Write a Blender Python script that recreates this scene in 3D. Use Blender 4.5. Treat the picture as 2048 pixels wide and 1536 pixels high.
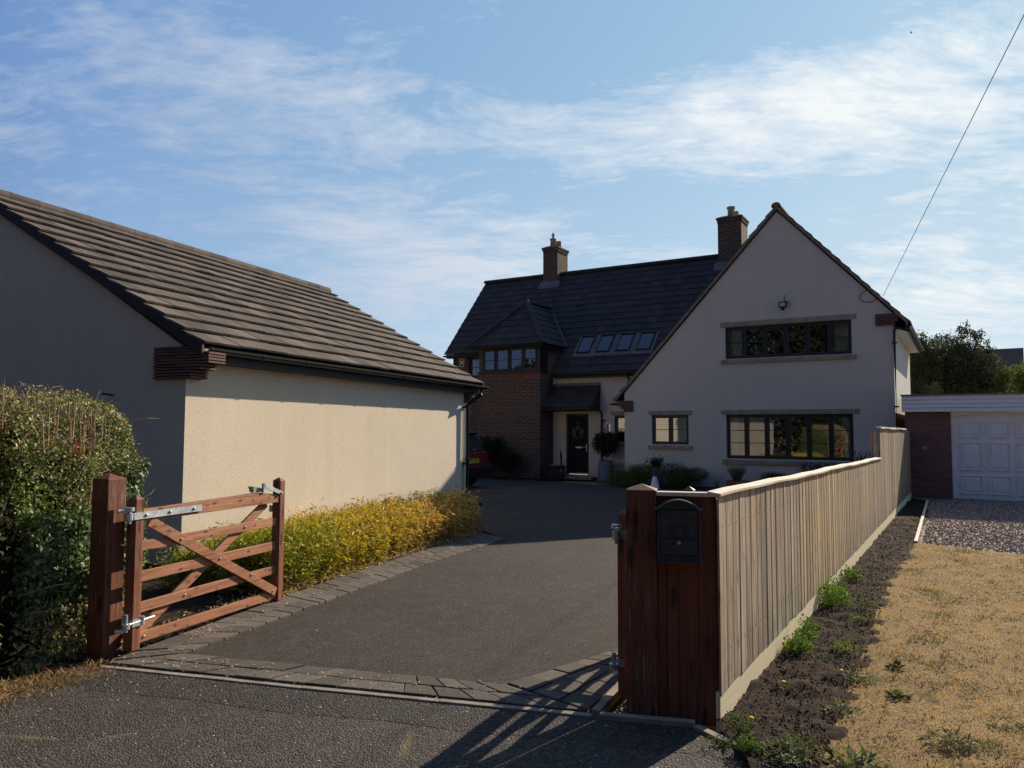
import bpy, bmesh, math, random
import numpy as np
from mathutils import Vector, Matrix

for o in list(bpy.data.objects): bpy.data.objects.remove(o)
SC = bpy.context.scene
COL = SC.collection
R = math.radians
rnd = random.Random(7)
rng = np.random.default_rng(11)

# ------------------------------------------------------------------ camera, sky, sun, exposure
cam_d = bpy.data.cameras.new("camera"); cam = bpy.data.objects.new("camera", cam_d); COL.objects.link(cam)
cam_d.sensor_width = 36.0; cam_d.lens = 1515.4*36/2048; cam_d.clip_start = 0.05; cam_d.clip_end = 3000
cam.matrix_world = Matrix.Translation((0, 0, 1.6)) @ Matrix.Rotation(math.pi/2+0.0615, 4, 'X') @ Matrix.Rotation(0.0038, 4, 'Z')
SC.camera = cam
SUN_AZ, SUN_EL = R(42.5), R(27.0)          # azimuth measured from +Y towards +X
sd = bpy.data.lights.new("sun", 'SUN'); sd.energy = 5.0; sd.angle = R(0.5); sd.color = (1.0, 0.87, 0.68)
sun = bpy.data.objects.new("sun", sd); COL.objects.link(sun)
sdir = Vector((math.sin(SUN_AZ)*math.cos(SUN_EL), math.cos(SUN_AZ)*math.cos(SUN_EL), math.sin(SUN_EL)))
sun.rotation_euler = sdir.to_track_quat('Z', 'Y').to_euler()
vs = SC.view_settings; vs.view_transform = 'Standard'; vs.look = 'None'; vs.exposure = 0.58; vs.gamma = 1.0
vs.use_curve_mapping = False

class NT:
    def __init__(s, tree): s.t = tree; s.n = tree.nodes; s.l = tree.links
    def new(s, typ, **kw):
        n = s.n.new(typ)
        for k, v in kw.items(): setattr(n, k, v)
        return n
    def put(s, sock, val):
        if isinstance(val, bpy.types.NodeSocket): s.l.new(val, sock)
        elif val is not None:
            if hasattr(sock.default_value, '__len__') and not hasattr(val, '__len__'): val = (val,)*len(sock.default_value)
            if hasattr(sock.default_value, '__len__') and len(sock.default_value) == 4 and len(val) == 3: val = (*val, 1)
            sock.default_value = val
    def math(s, op, a, b=None, c=None, clamp=False):
        n = s.new('ShaderNodeMath', operation=op); n.use_clamp = clamp
        s.put(n.inputs[0], a)
        if b is not None: s.put(n.inputs[1], b)
        if c is not None: s.put(n.inputs[2], c)
        return n.outputs[0]
    def vmath(s, op, a, b=None, scale=None):
        n = s.new('ShaderNodeVectorMath', operation=op); s.put(n.inputs[0], a)
        if b is not None: s.put(n.inputs[1], b)
        if scale is not None: s.put(n.inputs[3], scale)
        return n.outputs[0]
    def noise(s, vec, scale, detail=4, rough=0.55, dist=0.0, w=None):
        n = s.new('ShaderNodeTexNoise'); s.put(n.inputs['Vector'], vec); s.put(n.inputs['Scale'], scale)
        s.put(n.inputs['Detail'], detail); s.put(n.inputs['Roughness'], rough); s.put(n.inputs['Distortion'], dist)
        return n.outputs['Fac']
    def voro(s, vec, scale, feature='F1', out='Distance'):
        n = s.new('ShaderNodeTexVoronoi', feature=feature); s.put(n.inputs['Vector'], vec); s.put(n.inputs['Scale'], scale)
        return n.outputs[out]
    def ramp(s, fac, stops, interp='LINEAR'):
        n = s.new('ShaderNodeValToRGB'); n.color_ramp.interpolation = interp; s.put(n.inputs[0], fac)
        e = n.color_ramp.elements
        while len(e) < len(stops): e.new(0.5)
        for el, (p, c) in zip(e, stops):
            el.position = p; el.color = (*c, 1) if len(c) == 3 else c
        return n.outputs[0]
    def rng(s, v, a, b, c=0.0, d=1.0):
        n = s.new('ShaderNodeMapRange'); n.clamp = True
        for k, x in enumerate((v, a, b, c, d)): s.put(n.inputs[k], x)
        return n.outputs[0]
    def mix(s, fac, a, b, mode='MIX'):
        n = s.new('ShaderNodeMix', data_type='RGBA', blend_type=mode)
        s.put(n.inputs[0], fac); s.put(n.inputs[6], a); s.put(n.inputs[7], b)
        return n.outputs[2]
    def obj(s): return s.new('ShaderNodeTexCoord').outputs['Object']
    def gen(s): return s.new('ShaderNodeTexCoord').outputs['Generated']
    def mapv(s, vec, scale=(1, 1, 1), loc=(0, 0, 0), rot=(0, 0, 0)):
        n = s.new('ShaderNodeMapping'); s.put(n.inputs[0], vec); n.inputs[1].default_value = loc
        n.inputs[2].default_value = rot; n.inputs[3].default_value = scale
        return n.outputs[0]
    def attr(s, name='col', out='Color'):
        n = s.new('ShaderNodeAttribute'); n.attribute_name = name; return n.outputs[out]
    def bump(s, h, strength=0.5, dist=0.01, normal=None):
        n = s.new('ShaderNodeBump'); s.put(n.inputs['Strength'], strength); s.put(n.inputs['Distance'], dist)
        s.put(n.inputs['Height'], h)
        if normal is not None: s.put(n.inputs['Normal'], normal)
        return n.outputs[0]

def build_world():
    w = bpy.data.worlds.new("World"); SC.world = w; w.use_nodes = True
    N = NT(w.node_tree); N.n.clear()
    sky = N.new('ShaderNodeTexSky', sky_type='NISHITA'); sky.sun_disc = False
    sky.sun_elevation = SUN_EL; sky.sun_rotation = SUN_AZ
    sky.altitude = 0; sky.air_density = 1.0; sky.dust_density = 0.9; sky.ozone_density = 2.0
    d = N.gen()
    sx = N.new('ShaderNodeSeparateXYZ'); N.put(sx.inputs[0], d); X, Y, Z = sx.outputs
    az = N.math('ARCTAN2', X, Y)                                     # 0 straight ahead, + to the right
    el = N.math('ARCSINE', Z)
    zz = N.math('ADD', N.math('MAXIMUM', Z, 0.0), 0.16)
    cb = N.new('ShaderNodeCombineXYZ')
    N.put(cb.inputs[0], N.math('DIVIDE', X, zz)); N.put(cb.inputs[1], N.math('DIVIDE', Y, zz))
    pv = cb.outputs[0]
    # wisps: warped, stretched sideways
    warp = N.new('ShaderNodeTexNoise'); N.put(warp.inputs['Vector'], pv); warp.inputs['Scale'].default_value = 1.1
    wv = N.vmath('SCALE', N.vmath('SUBTRACT', warp.outputs['Color'], (0.5, 0.5, 0.5)), scale=0.55)
    pv2 = N.vmath('ADD', N.mapv(pv, scale=(1.0, 1.35, 1)), wv)
    n1 = N.noise(pv2, 1.3, 9, 0.62)
    n2 = N.noise(N.mapv(pv2, scale=(1, 1.25, 1)), 4.6, 8, 0.66)
    n3 = N.noise(N.mapv(pv2, scale=(0.9, 1.5, 1), loc=(3, 1, 0)), 13, 5, 0.65)
    tex = N.math('ADD', N.math('ADD', N.math('MULTIPLY', n1, 0.42), N.math('MULTIPLY', n2, 0.38)), N.math('MULTIPLY', n3, 0.20))
    def blob(a0, e0, wa, we, amp, tilt=0.0):
        a = N.math('SUBTRACT', az, R(a0)); e = N.math('SUBTRACT', el, R(e0))
        a = N.math('WRAP', a, math.pi, -math.pi)
        ct, st = math.cos(R(tilt)), math.sin(R(tilt))
        p = N.math('ADD', N.math('MULTIPLY', a, ct/R(wa)), N.math('MULTIPLY', e, st/R(wa)))
        q = N.math('ADD', N.math('MULTIPLY', a, -st/R(we)), N.math('MULTIPLY', e, ct/R(we)))
        g = N.math('ADD', N.math('MULTIPLY', p, p), N.math('MULTIPLY', q, q))
        g = N.math('EXPONENT', N.math('MULTIPLY', g, -1.0))
        return N.math('MULTIPLY', g, amp)
    blobs = [(19, 22.0, 9.5, 3.6, .72, 5), (31, 22.0, 9, 4.6, .46, 0), (9, 19.6, 5.5, 2.0, .36, 14), (21, 18.2, 8, 1.2, .12, 0), (-20, 25.0, 13, 4.0, .34, -6), (6, 27.5, 10, 2.2, -.45, 5), (4, 17.6, 9, 1.5, -.35, 0), (20, 28.5, 12, 2.2, -.35, 0), (24, 16.8, 9, 1.4, -.35, 3),
             (-9, 21.5, 10, 4.5, .20, -8), (1.5, 22.5, 4.5, 1.9, .20, 0), (-12, 14.5, 8, 2.6, .34, -5), (-17, 19.5, 14, 4.5, .20, -10), (-35, 18.5, 3.5, 1.2, .24, 0),
             (-8, 10.5, 12, 3.6, .46, 0), (5, 14.0, 9, 1.3, .16, -8), (30, 9.5, 14, 3.2, .34, 2), (26, 15.2, 6, 0.8, .17, 3), (-2, 13, 6, 2.8, .30, 20),
             (0, 3, 60, 5, .16, 0)]
    f = None
    for b in blobs:
        g = blob(*b); f = g if f is None else N.math('ADD', f, g)
    dens = N.math('ADD', N.math('MULTIPLY', N.math('SUBTRACT', tex, 0.5), 3.8), f)
    mask = N.rng(dens, 0.10, 0.80)
    mask = N.math('MULTIPLY', mask, 0.92)
    # clouds are brighter towards the sun
    dot = N.new('ShaderNodeVectorMath', operation='DOT_PRODUCT'); N.put(dot.inputs[0], d); N.put(dot.inputs[1], tuple(sdir))
    dv = dot.outputs['Value']
    near = N.rng(dv, 0.25, 1.0)
    blue = N.mix(near, (0.98, 2.15, 5.1), (3.0, 5.0, 6.9)); hor = N.mix(near, (3.6, 5.4, 7.4), (6.6, 7.8, 8.2))
    blue = N.mix(N.math('POWER', N.rng(Z, 0.0, 0.55, 1, 0), 1.7), blue, hor)
    front = N.math('MULTIPLY', N.rng(dv, -0.25, 0.40), N.rng(Z, 0.62, 0.95, 1, 0.25))                    # clear deep sky opposite the sun
    blue = N.mix(front, (0.68, 1.18, 2.6), blue)
    base = N.mix(0.88, N.vmath('MINIMUM', sky.outputs[0], (9, 9, 9)), blue)
    glow = N.math('POWER', N.rng(dv, 0.45, 1.0), 1.3)
    ccol = N.mix(glow, (4.2, 5.0, 6.4), (9.0, 9.2, 9.0))
    mix = N.mix(mask, base, ccol)
    bg = N.new('ShaderNodeBackground'); N.put(bg.inputs[0], mix); bg.inputs[1].default_value = 0.075
    out = N.new('ShaderNodeOutputWorld'); N.l.new(bg.outputs[0], out.inputs[0])
build_world()

# ------------------------------------------------------------------ mesh and object helpers
class MB:
    def __init__(s): s.v = []; s.f = []; s.c = []
    def add(s, verts, faces, col=None, T=None):
        o = len(s.v)
        if T is not None: verts = [tuple(T(*p)) for p in verts]
        s.v.extend(tuple(p) for p in verts)
        s.f.extend(tuple(i+o for i in f) for f in faces)
        c = col if col is not None else (rnd.random(), rnd.random(), rnd.random())
        s.c.extend([c]*len(faces)); return s
    def box(s, x0, x1, y0, y1, z0, z1, col=None, T=None):
        v = [(x, y, z) for z in (z0, z1) for y in (y0, y1) for x in (x0, x1)]
        f = [(0, 2, 3, 1), (4, 5, 7, 6), (0, 1, 5, 4), (2, 6, 7, 3), (0, 4, 6, 2), (1, 3, 7, 5)]
        return s.add(v, f, col, T)
    def hexa(s, v8, col=None, T=None):       # bottom 4 (ccw), top 4 (ccw)
        return s.add(v8, [(3, 2, 1, 0), (4, 5, 6, 7), (0, 1, 5, 4), (1, 2, 6, 5), (2, 3, 7, 6), (3, 0, 4, 7)], col, T)
    def prism(s, poly, off, col=None, T=None):
        n = len(poly); a = [Vector(p) for p in poly]; off = Vector(off); b = [p+off for p in a]
        f = [tuple(range(n-1, -1, -1)), tuple(range(n, 2*n))]+[(i, (i+1) % n, (i+1) % n+n, i+n) for i in range(n)]
        return s.add([tuple(p) for p in a+b], f, col, T)
    def tube(s, pts, r, n=8, col=None, T=None, cap=True):
        pts = [Vector(p) for p in pts]; rs = r if hasattr(r, '__len__') else [r]*len(pts); v = []
        for i, p in enumerate(pts):
            t = (pts[min(i+1, len(pts)-1)]-pts[max(i-1, 0)]).normalized()
            a = t.cross(Vector((0, 0, 1)));
            if a.length < 1e-3: a = t.cross(Vector((1, 0, 0)))
            a.normalize(); b = t.cross(a)
            for k in range(n):
                w = 2*math.pi*k/n; v.append(p+(a*math.cos(w)+b*math.sin(w))*rs[i])
        f = [(i*n+k, i*n+(k+1) % n, (i+1)*n+(k+1) % n, (i+1)*n+k) for i in range(len(pts)-1) for k in range(n)]
        if cap: f += [tuple(range(n-1, -1, -1)), tuple((len(pts)-1)*n+k for k in range(n))]
        return s.add([tuple(p) for p in v], f, col, T)
    def lathe(s, prof, c=(0, 0, 0), n=24, col=None, T=None):
        v = []; m = len(prof)
        for r_, z in prof:
            for k in range(n): w = 2*math.pi*k/n; v.append((c[0]+r_*math.cos(w), c[1]+r_*math.sin(w), c[2]+z))
        f = [(i*n+k, i*n+(k+1) % n, (i+1)*n+(k+1) % n, (i+1)*n+k) for i in range(m-1) for k in range(n)]
        f += [tuple(range(n-1, -1, -1)), tuple((m-1)*n+k for k in range(n))]
        return s.add(v, f, col, T)
    def ball(s, c, r, n=8, m=6, col=None, T=None):
        rr = r if hasattr(r, '__len__') else (r, r, r)
        v = [(c[0], c[1], c[2]-rr[2])]
        for i in range(1, m):
            a = math.pi*i/m
            for k in range(n): w = 2*math.pi*k/n; v.append((c[0]+rr[0]*math.sin(a)*math.cos(w), c[1]+rr[1]*math.sin(a)*math.sin(w), c[2]-rr[2]*math.cos(a)))
        v.append((c[0], c[1], c[2]+rr[2])); L = len(v)-1
        f = [(0, 1+(k+1) % n, 1+k) for k in range(n)]
        for i in range(m-2): f += [(1+i*n+k, 1+i*n+(k+1) % n, 1+(i+1)*n+(k+1) % n, 1+(i+1)*n+k) for k in range(n)]
        f += [(L, 1+(m-2)*n+k, 1+(m-2)*n+(k+1) % n) for k in range(n)]
        return s.add(v, f, col, T)
    def build(s, name, mat, parent=None, smooth=False, bevel=0.0, seg=2):
        me = bpy.data.meshes.new(name); me.from_pydata(s.v, [], s.f); me.update()
        a = me.attributes.new('col', 'FLOAT_COLOR', 'FACE')
        a.data.foreach_set('color', np.array([(*c, 1) for c in s.c], dtype=np.float32).ravel())
        if smooth: me.polygons.foreach_set('use_smooth', [True]*len(me.polygons))
        me.materials.append(mat)
        o = bpy.data.objects.new(name, me); COL.objects.link(o)
        if parent is not None: o.parent = parent
        if bevel > 0:
            m = o.modifiers.new('bevel', 'BEVEL'); m.width = bevel; m.segments = seg; m.limit_method = 'ANGLE'; m.angle_limit = R(40)
        return o
def npmesh(name, verts, fsize, cols, mat, parent=None):
    """verts: (F*fsize,3); one colour per face"""
    n = len(verts)//fsize
    me = bpy.data.meshes.new(name); me.vertices.add(len(verts)); me.vertices.foreach_set('co', verts.astype(np.float32).ravel())
    me.loops.add(n*fsize); me.loops.foreach_set('vertex_index', np.arange(n*fsize, dtype=np.int32))
    me.polygons.add(n); me.polygons.foreach_set('loop_start', np.arange(0, n*fsize, fsize, dtype=np.int32))
    me.update(calc_edges=True)
    a = me.attributes.new('col', 'FLOAT_COLOR', 'FACE')
    a.data.foreach_set('color', np.concatenate([cols, np.ones((n, 1))], 1).astype(np.float32).ravel())
    me.materials.append(mat)
    o = bpy.data.objects.new(name, me); COL.objects.link(o)
    if parent is not None: o.parent = parent
    return o
def tag(o, label=None, cat=None, group=None, kind=None):
    if label: o['label'] = label
    if cat: o['category'] = cat
    if group: o['group'] = group
    if kind: o['kind'] = kind
    return o
def thing(name, label, cat, loc=(0, 0, 0), rz=0.0, group=None):
    o = bpy.data.objects.new(name, None); COL.objects.link(o); o.location = loc; o.rotation_euler = (0, 0, rz)
    o.empty_display_size = 0.2
    return tag(o, label, cat, group)
def struct(o): o['kind'] = 'structure'; return o
def rebase(root):
    for c in root.children: c.data.transform(Matrix.Translation(-Vector(root.location)))

# ------------------------------------------------------------------ materials
MATS = {}
def mat(name, fn, rough=0.8, spec=0.3, metal=0.0):
    m = bpy.data.materials.new(name); m.use_nodes = True; N = NT(m.node_tree)
    p = N.n['Principled BSDF']; p.inputs['Roughness'].default_value = rough
    p.inputs['Specular IOR Level'].default_value = spec; p.inputs['Metallic'].default_value = metal
    fn(N, p); MATS[name] = m; return m
def plain(name, col, rough=0.6, spec=0.4, metal=0.0, var=0.12, scale=6, bump=0.0):
    def fn(N, p):
        v = N.obj(); n = N.noise(v, scale, 5)
        c = N.mix(N.rng(n, 0.3, 0.7), tuple(x*(1-var) for x in col), tuple(min(1, x*(1+var)) for x in col))
        N.put(p.inputs['Base Color'], c)
        if bump: N.put(p.inputs['Normal'], N.bump(N.noise(v, scale*12, 3), bump, 0.003))
    return mat(name, fn, rough, spec, metal)
def f_render(col, bscale, bstr, stain=0.12):
    def fn(N, p):
        v = N.obj()
        big = N.noise(v, 0.7, 5, 0.6); streak = N.noise(N.mapv(v, scale=(5, 5, 0.35)), 1.0, 5, 0.65)
        s = N.math('ADD', N.math('MULTIPLY', big, 0.6), N.math('MULTIPLY', streak, 0.4))
        c = N.mix(N.rng(s, 0.3, 0.72), tuple(x*(1-stain) for x in col), tuple(x*(1+stain*0.35) for x in col))
        g = N.voro(v, bscale); g2 = N.noise(v, bscale*0.6, 3, 0.6)
        speck = N.rng(g2, 0.30, 0.45)
        sz_ = N.new('ShaderNodeSeparateXYZ'); N.put(sz_.inputs[0], v); zz_ = sz_.outputs[2]
        spl = N.math('MULTIPLY', N.rng(N.math('ADD', zz_, N.math('MULTIPLY', N.noise(v, 4, 4), -0.5)), -0.25, 0.25, 1, 0), 0.55)
        c = N.mix(spl, c, tuple(x*0.45 for x in col))
        dr_ = N.noise(N.mapv(v, scale=(11, 11, 0.5), loc=(4, 2, 0)), 1.0, 4, 0.6); c = N.mix(N.rng(dr_, 0.58, 0.78, 0, 0.30), c, tuple(x*0.74 for x in col))
        hz_ = N.noise(N.mapv(v, scale=(0.5, 0.5, 0.8), loc=(1, 7, 0)), 1.0, 3, 0.5); c = N.mix(N.rng(hz_, 0.45, 0.7, 0, 0.22), c, tuple(min(1, x*1.15) for x in col))
        c = N.mix(speck, tuple(x*0.72 for x in col), c)
        N.put(p.inputs['Base Color'], c)
        h = N.math('ADD', N.math('MULTIPLY', g, -0.6), g2)
        N.put(p.inputs['Normal'], N.bump(h, bstr, 0.006))
    return fn
M_rend_g = mat('cream_roughcast', f_render((0.69, 0.59, 0.46), 95, 0.5), 0.95, 0.1)
M_rend_h = mat('smooth_render', f_render((0.60, 0.565, 0.50), 130, 0.18, 0.10), 0.95, 0.1)
def f_tile(base, warm, lichen=0.25):
    def fn(N, p):
        v = N.obj(); a = N.attr(); sx = N.new('ShaderNodeSeparateXYZ'); N.put(sx.inputs[0], a)
        c = N.mix(N.rng(sx.outputs[0], 0.25, 1.0), base, warm); c = N.mix(N.math('MULTIPLY', N.math('GREATER_THAN', sx.outputs[1], 0.88), min(1, lichen*1.6)), c, tuple(x*1.4 for x in warm)); c = N.mix(N.math('MULTIPLY', N.math('LESS_THAN', sx.outputs[1], 0.10), min(1, lichen*1.6)), c, tuple(x*0.6 for x in base))
        n = N.noise(v, 2.2, 6, 0.65); st = N.noise(N.mapv(v, scale=(14, 2, 2)), 1.6, 5, 0.7)
        c = N.mix(N.rng(n, 0.35, 0.75, 0, 0.55), c, tuple(x*1.5 for x in warm))
        c = N.mix(N.rng(st, 0.45, 0.8, 0, 0.5), c, tuple(x*0.6 for x in base))
        li = N.noise(v, 38, 3, 0.7)
        c = N.mix(N.rng(li, 0.66, 0.74, 0, lichen), c, (0.30, 0.30, 0.26))
        N.put(p.inputs['Base Color'], c)
        N.put(p.inputs['Normal'], N.bump(N.noise(v, 90, 4), 0.35, 0.004))
    return fn
M_tile_g = mat('garage_tile', f_tile((0.070, 0.056, 0.048), (0.118, 0.094, 0.078), 0.5), 0.9, 0.2)
M_tile_h = mat('slate_grey_tile', f_tile((0.034, 0.031, 0.034), (0.055, 0.049, 0.049), 0.12), 0.8, 0.22)
def f_brick(c1, c2, mortar, axis='x', bw=0.225, bh=0.075, rot=False):
    def fn(N, p):
        v = N.obj(); sx = N.new('ShaderNodeSeparateXYZ'); N.put(sx.inputs[0], v)
        geo = N.new('ShaderNodeNewGeometry'); tc = N.new('ShaderNodeVectorTransform', vector_type='NORMAL', convert_from='WORLD', convert_to='OBJECT')
        N.put(tc.inputs[0], geo.outputs['True Normal']); sn = N.new('ShaderNodeSeparateXYZ'); N.put(sn.inputs[0], tc.outputs[0])
        side = N.math('GREATER_THAN', N.math('ABSOLUTE', sn.outputs[0]), 0.7)
        along = N.new('ShaderNodeMix', data_type='FLOAT'); N.put(along.inputs[0], side); N.put(along.inputs[2], sx.outputs[0]); N.put(along.inputs[3], sx.outputs[1])
        cb = N.new('ShaderNodeCombineXYZ')
        if rot: N.put(cb.inputs[0], sx.outputs[2]); N.put(cb.inputs[1], along.outputs[0])
        else: N.put(cb.inputs[0], along.outputs[0]); N.put(cb.inputs[1], sx.outputs[2])
        b = N.new('ShaderNodeTexBrick'); N.put(b.inputs['Vector'], cb.outputs[0]); b.inputs['Scale'].default_value = 1.0
        b.inputs['Brick Width'].default_value = bw; b.inputs['Row Height'].default_value = bh
        b.inputs['Mortar Size'].default_value = 0.008; b.inputs['Mortar Smooth'].default_value = 0.25; b.inputs['Bias'].default_value = 0.0
        b.inputs['Color1'].default_value = (*c1, 1); b.inputs['Color2'].default_value = (*c2, 1); b.inputs['Mortar'].default_value = (*mortar, 1)
        if rot: b.offset = 0.0
        n = N.noise(v, 9, 5, 0.7)
        c = N.mix(N.rng(n, 0.35, 0.7, 0, 0.5), b.outputs['Color'], tuple(x*0.5 for x in c1))
        N.put(p.inputs['Base Color'], c)
        h = N.math('ADD', N.math('MULTIPLY', b.outputs['Fac'], -1.0), N.math('MULTIPLY', N.noise(v, 80, 4), 0.35))
        N.put(p.inputs['Normal'], N.bump(h, 0.7, 0.006))
    return fn
M_brick = mat('brown_brick', f_brick((0.115, 0.068, 0.050), (0.058, 0.042, 0.036), (0.34, 0.28, 0.22)), 0.9, 0.15)
M_soldier = mat('soldier_brick', f_brick((0.20, 0.085, 0.055), (0.11, 0.062, 0.045), (0.24, 0.20, 0.16), bw=0.225, bh=0.075, rot=True), 0.9, 0.15)
M_brick_n = mat('red_brick', f_brick((0.25, 0.125, 0.10), (0.17, 0.085, 0.072), (0.20, 0.16, 0.14)), 0.9, 0.15)
M_stonew = mat('rubble_brick', f_brick((0.34, 0.25, 0.17), (0.24, 0.17, 0.12), (0.40, 0.34, 0.26), bw=0.17, bh=0.09), 0.9, 0.15)
def f_ctile(N, p):
    a = N.attr(); sx = N.new('ShaderNodeSeparateXYZ'); N.put(sx.inputs[0], a)
    c = N.mix(sx.outputs[0], (0.115, 0.065, 0.055), (0.19, 0.112, 0.095)); v = N.obj()
    N.put(p.inputs['Base Color'], N.mix(N.rng(N.noise(v, 30, 4), 0.4, 0.7, 0, 0.5), c, (0.25, 0.19, 0.15)))
    N.put(p.inputs['Normal'], N.bump(N.noise(v, 90, 4), 0.6, 0.004))
M_ctile = mat('clay_creasing_tile', f_ctile, 0.9, 0.15)
M_mortar = plain('mortar', (0.035, 0.022, 0.018), 0.95, 0.1, bump=0.4)
M_stone = plain('cast_stone', (0.30, 0.265, 0.21), 0.9, 0.15, var=0.22, scale=5, bump=0.4)
M_frame = plain('anthracite_frame', (0.018, 0.022, 0.022), 0.45, 0.45, var=0.1)
M_black = plain('black_plastic', (0.014, 0.016, 0.017), 0.48, 0.32, var=0.25, scale=14)
M_fascia = plain('dark_verge', (0.045, 0.038, 0.036), 0.7, 0.3, var=0.2)
M_soffit = plain('white_soffit', (0.62, 0.60, 0.56), 0.6, 0.3, var=0.05)
M_lead = plain('lead_flashing', (0.12, 0.125, 0.135), 0.55, 0.4, var=0.3, scale=9)
M_pot = plain('chimney_clay', (0.42, 0.35, 0.24), 0.9, 0.15, var=0.25, scale=12)
M_white = plain('white_paint', (0.80, 0.80, 0.78), 0.45, 0.4, var=0.06)
M_door = plain('door_black', (0.016, 0.017, 0.024), 0.7, 0.15, var=0.1)
M_steel = plain('brushed_steel', (0.55, 0.55, 0.55), 0.35, 0.5, 1.0, var=0.1)
M_galv = plain('galvanised_steel', (0.50, 0.54, 0.56), 0.48, 0.5, 0.75, var=0.3, scale=24, bump=0.25)
M_blackm = plain('letterbox_paint', (0.034, 0.038, 0.050), 0.5, 0.45, var=0.2, scale=20, bump=0.25)
M_curt = plain('net_curtain', (0.55, 0.54, 0.49), 0.95, 0.05, var=0.1)
M_room = plain('room_wall', (0.34, 0.33, 0.31), 0.95, 0.05)
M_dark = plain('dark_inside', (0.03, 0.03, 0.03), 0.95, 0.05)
M_red = plain('red_car_paint', (0.13, 0.008, 0.010), 0.25, 0.6, var=0.05)
M_tyre = plain('tyre_rubber', (0.012, 0.012, 0.012), 0.85, 0.2)
M_blue = plain('blue_plastic', (0.02, 0.05, 0.22), 0.5, 0.4)
M_terra = plain('terracotta', (0.28, 0.14, 0.085), 0.9, 0.15, var=0.25)
M_gpot = plain('ribbed_grey_pot', (0.16, 0.185, 0.235), 0.8, 0.25, var=0.2)
M_conc = plain('concrete_edging', (0.27, 0.225, 0.175), 0.95, 0.1, var=0.3, scale=9, bump=0.6)
M_wire = plain('cable', (0.05, 0.05, 0.05), 0.7, 0.3)
M_yplate = plain('yellow_plate', (0.75, 0.50, 0.02), 0.5, 0.4, var=0.03)
M_ink = plain('black_ink', (0.01, 0.01, 0.01), 0.6, 0.3)
M_twig = plain('bare_twig', (0.34, 0.25, 0.17), 0.95, 0.1, var=0.35, scale=20)
M_bark = plain('bark', (0.10, 0.075, 0.055), 0.95, 0.1, var=0.35, scale=12, bump=0.8)
def f_glass(refl):
    def fn(N, p):
        m = N.t; fr = N.new('ShaderNodeFresnel'); fr.inputs['IOR'].default_value = 1.5
        gl = N.new('ShaderNodeBsdfGlossy'); gl.inputs['Roughness'].default_value = 0.015; gl.inputs['Color'].default_value = (0.9, 0.95, 1, 1)
        wob = N.bump(N.noise(N.obj(), 1.3, 2), 0.06, 0.02); N.put(gl.inputs['Normal'], wob)
        tr = N.new('ShaderNodeBsdfTransparent'); tr.inputs['Color'].default_value = (0.80, 0.84, 0.82, 1)
        mx = N.new('ShaderNodeMixShader'); N.put(mx.inputs[0], N.math('ADD', fr.outputs[0], refl, clamp=True))
        N.l.new(tr.outputs[0], mx.inputs[1]); N.l.new(gl.outputs[0], mx.inputs[2])
        N.l.new(mx.outputs[0], N.n['Material Output'].inputs[0]); N.n.remove(p)
    return fn
M_glass = mat('window_glass', f_glass(0.16)); M_skyl = mat('skylight_glass', f_glass(0.10))
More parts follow.
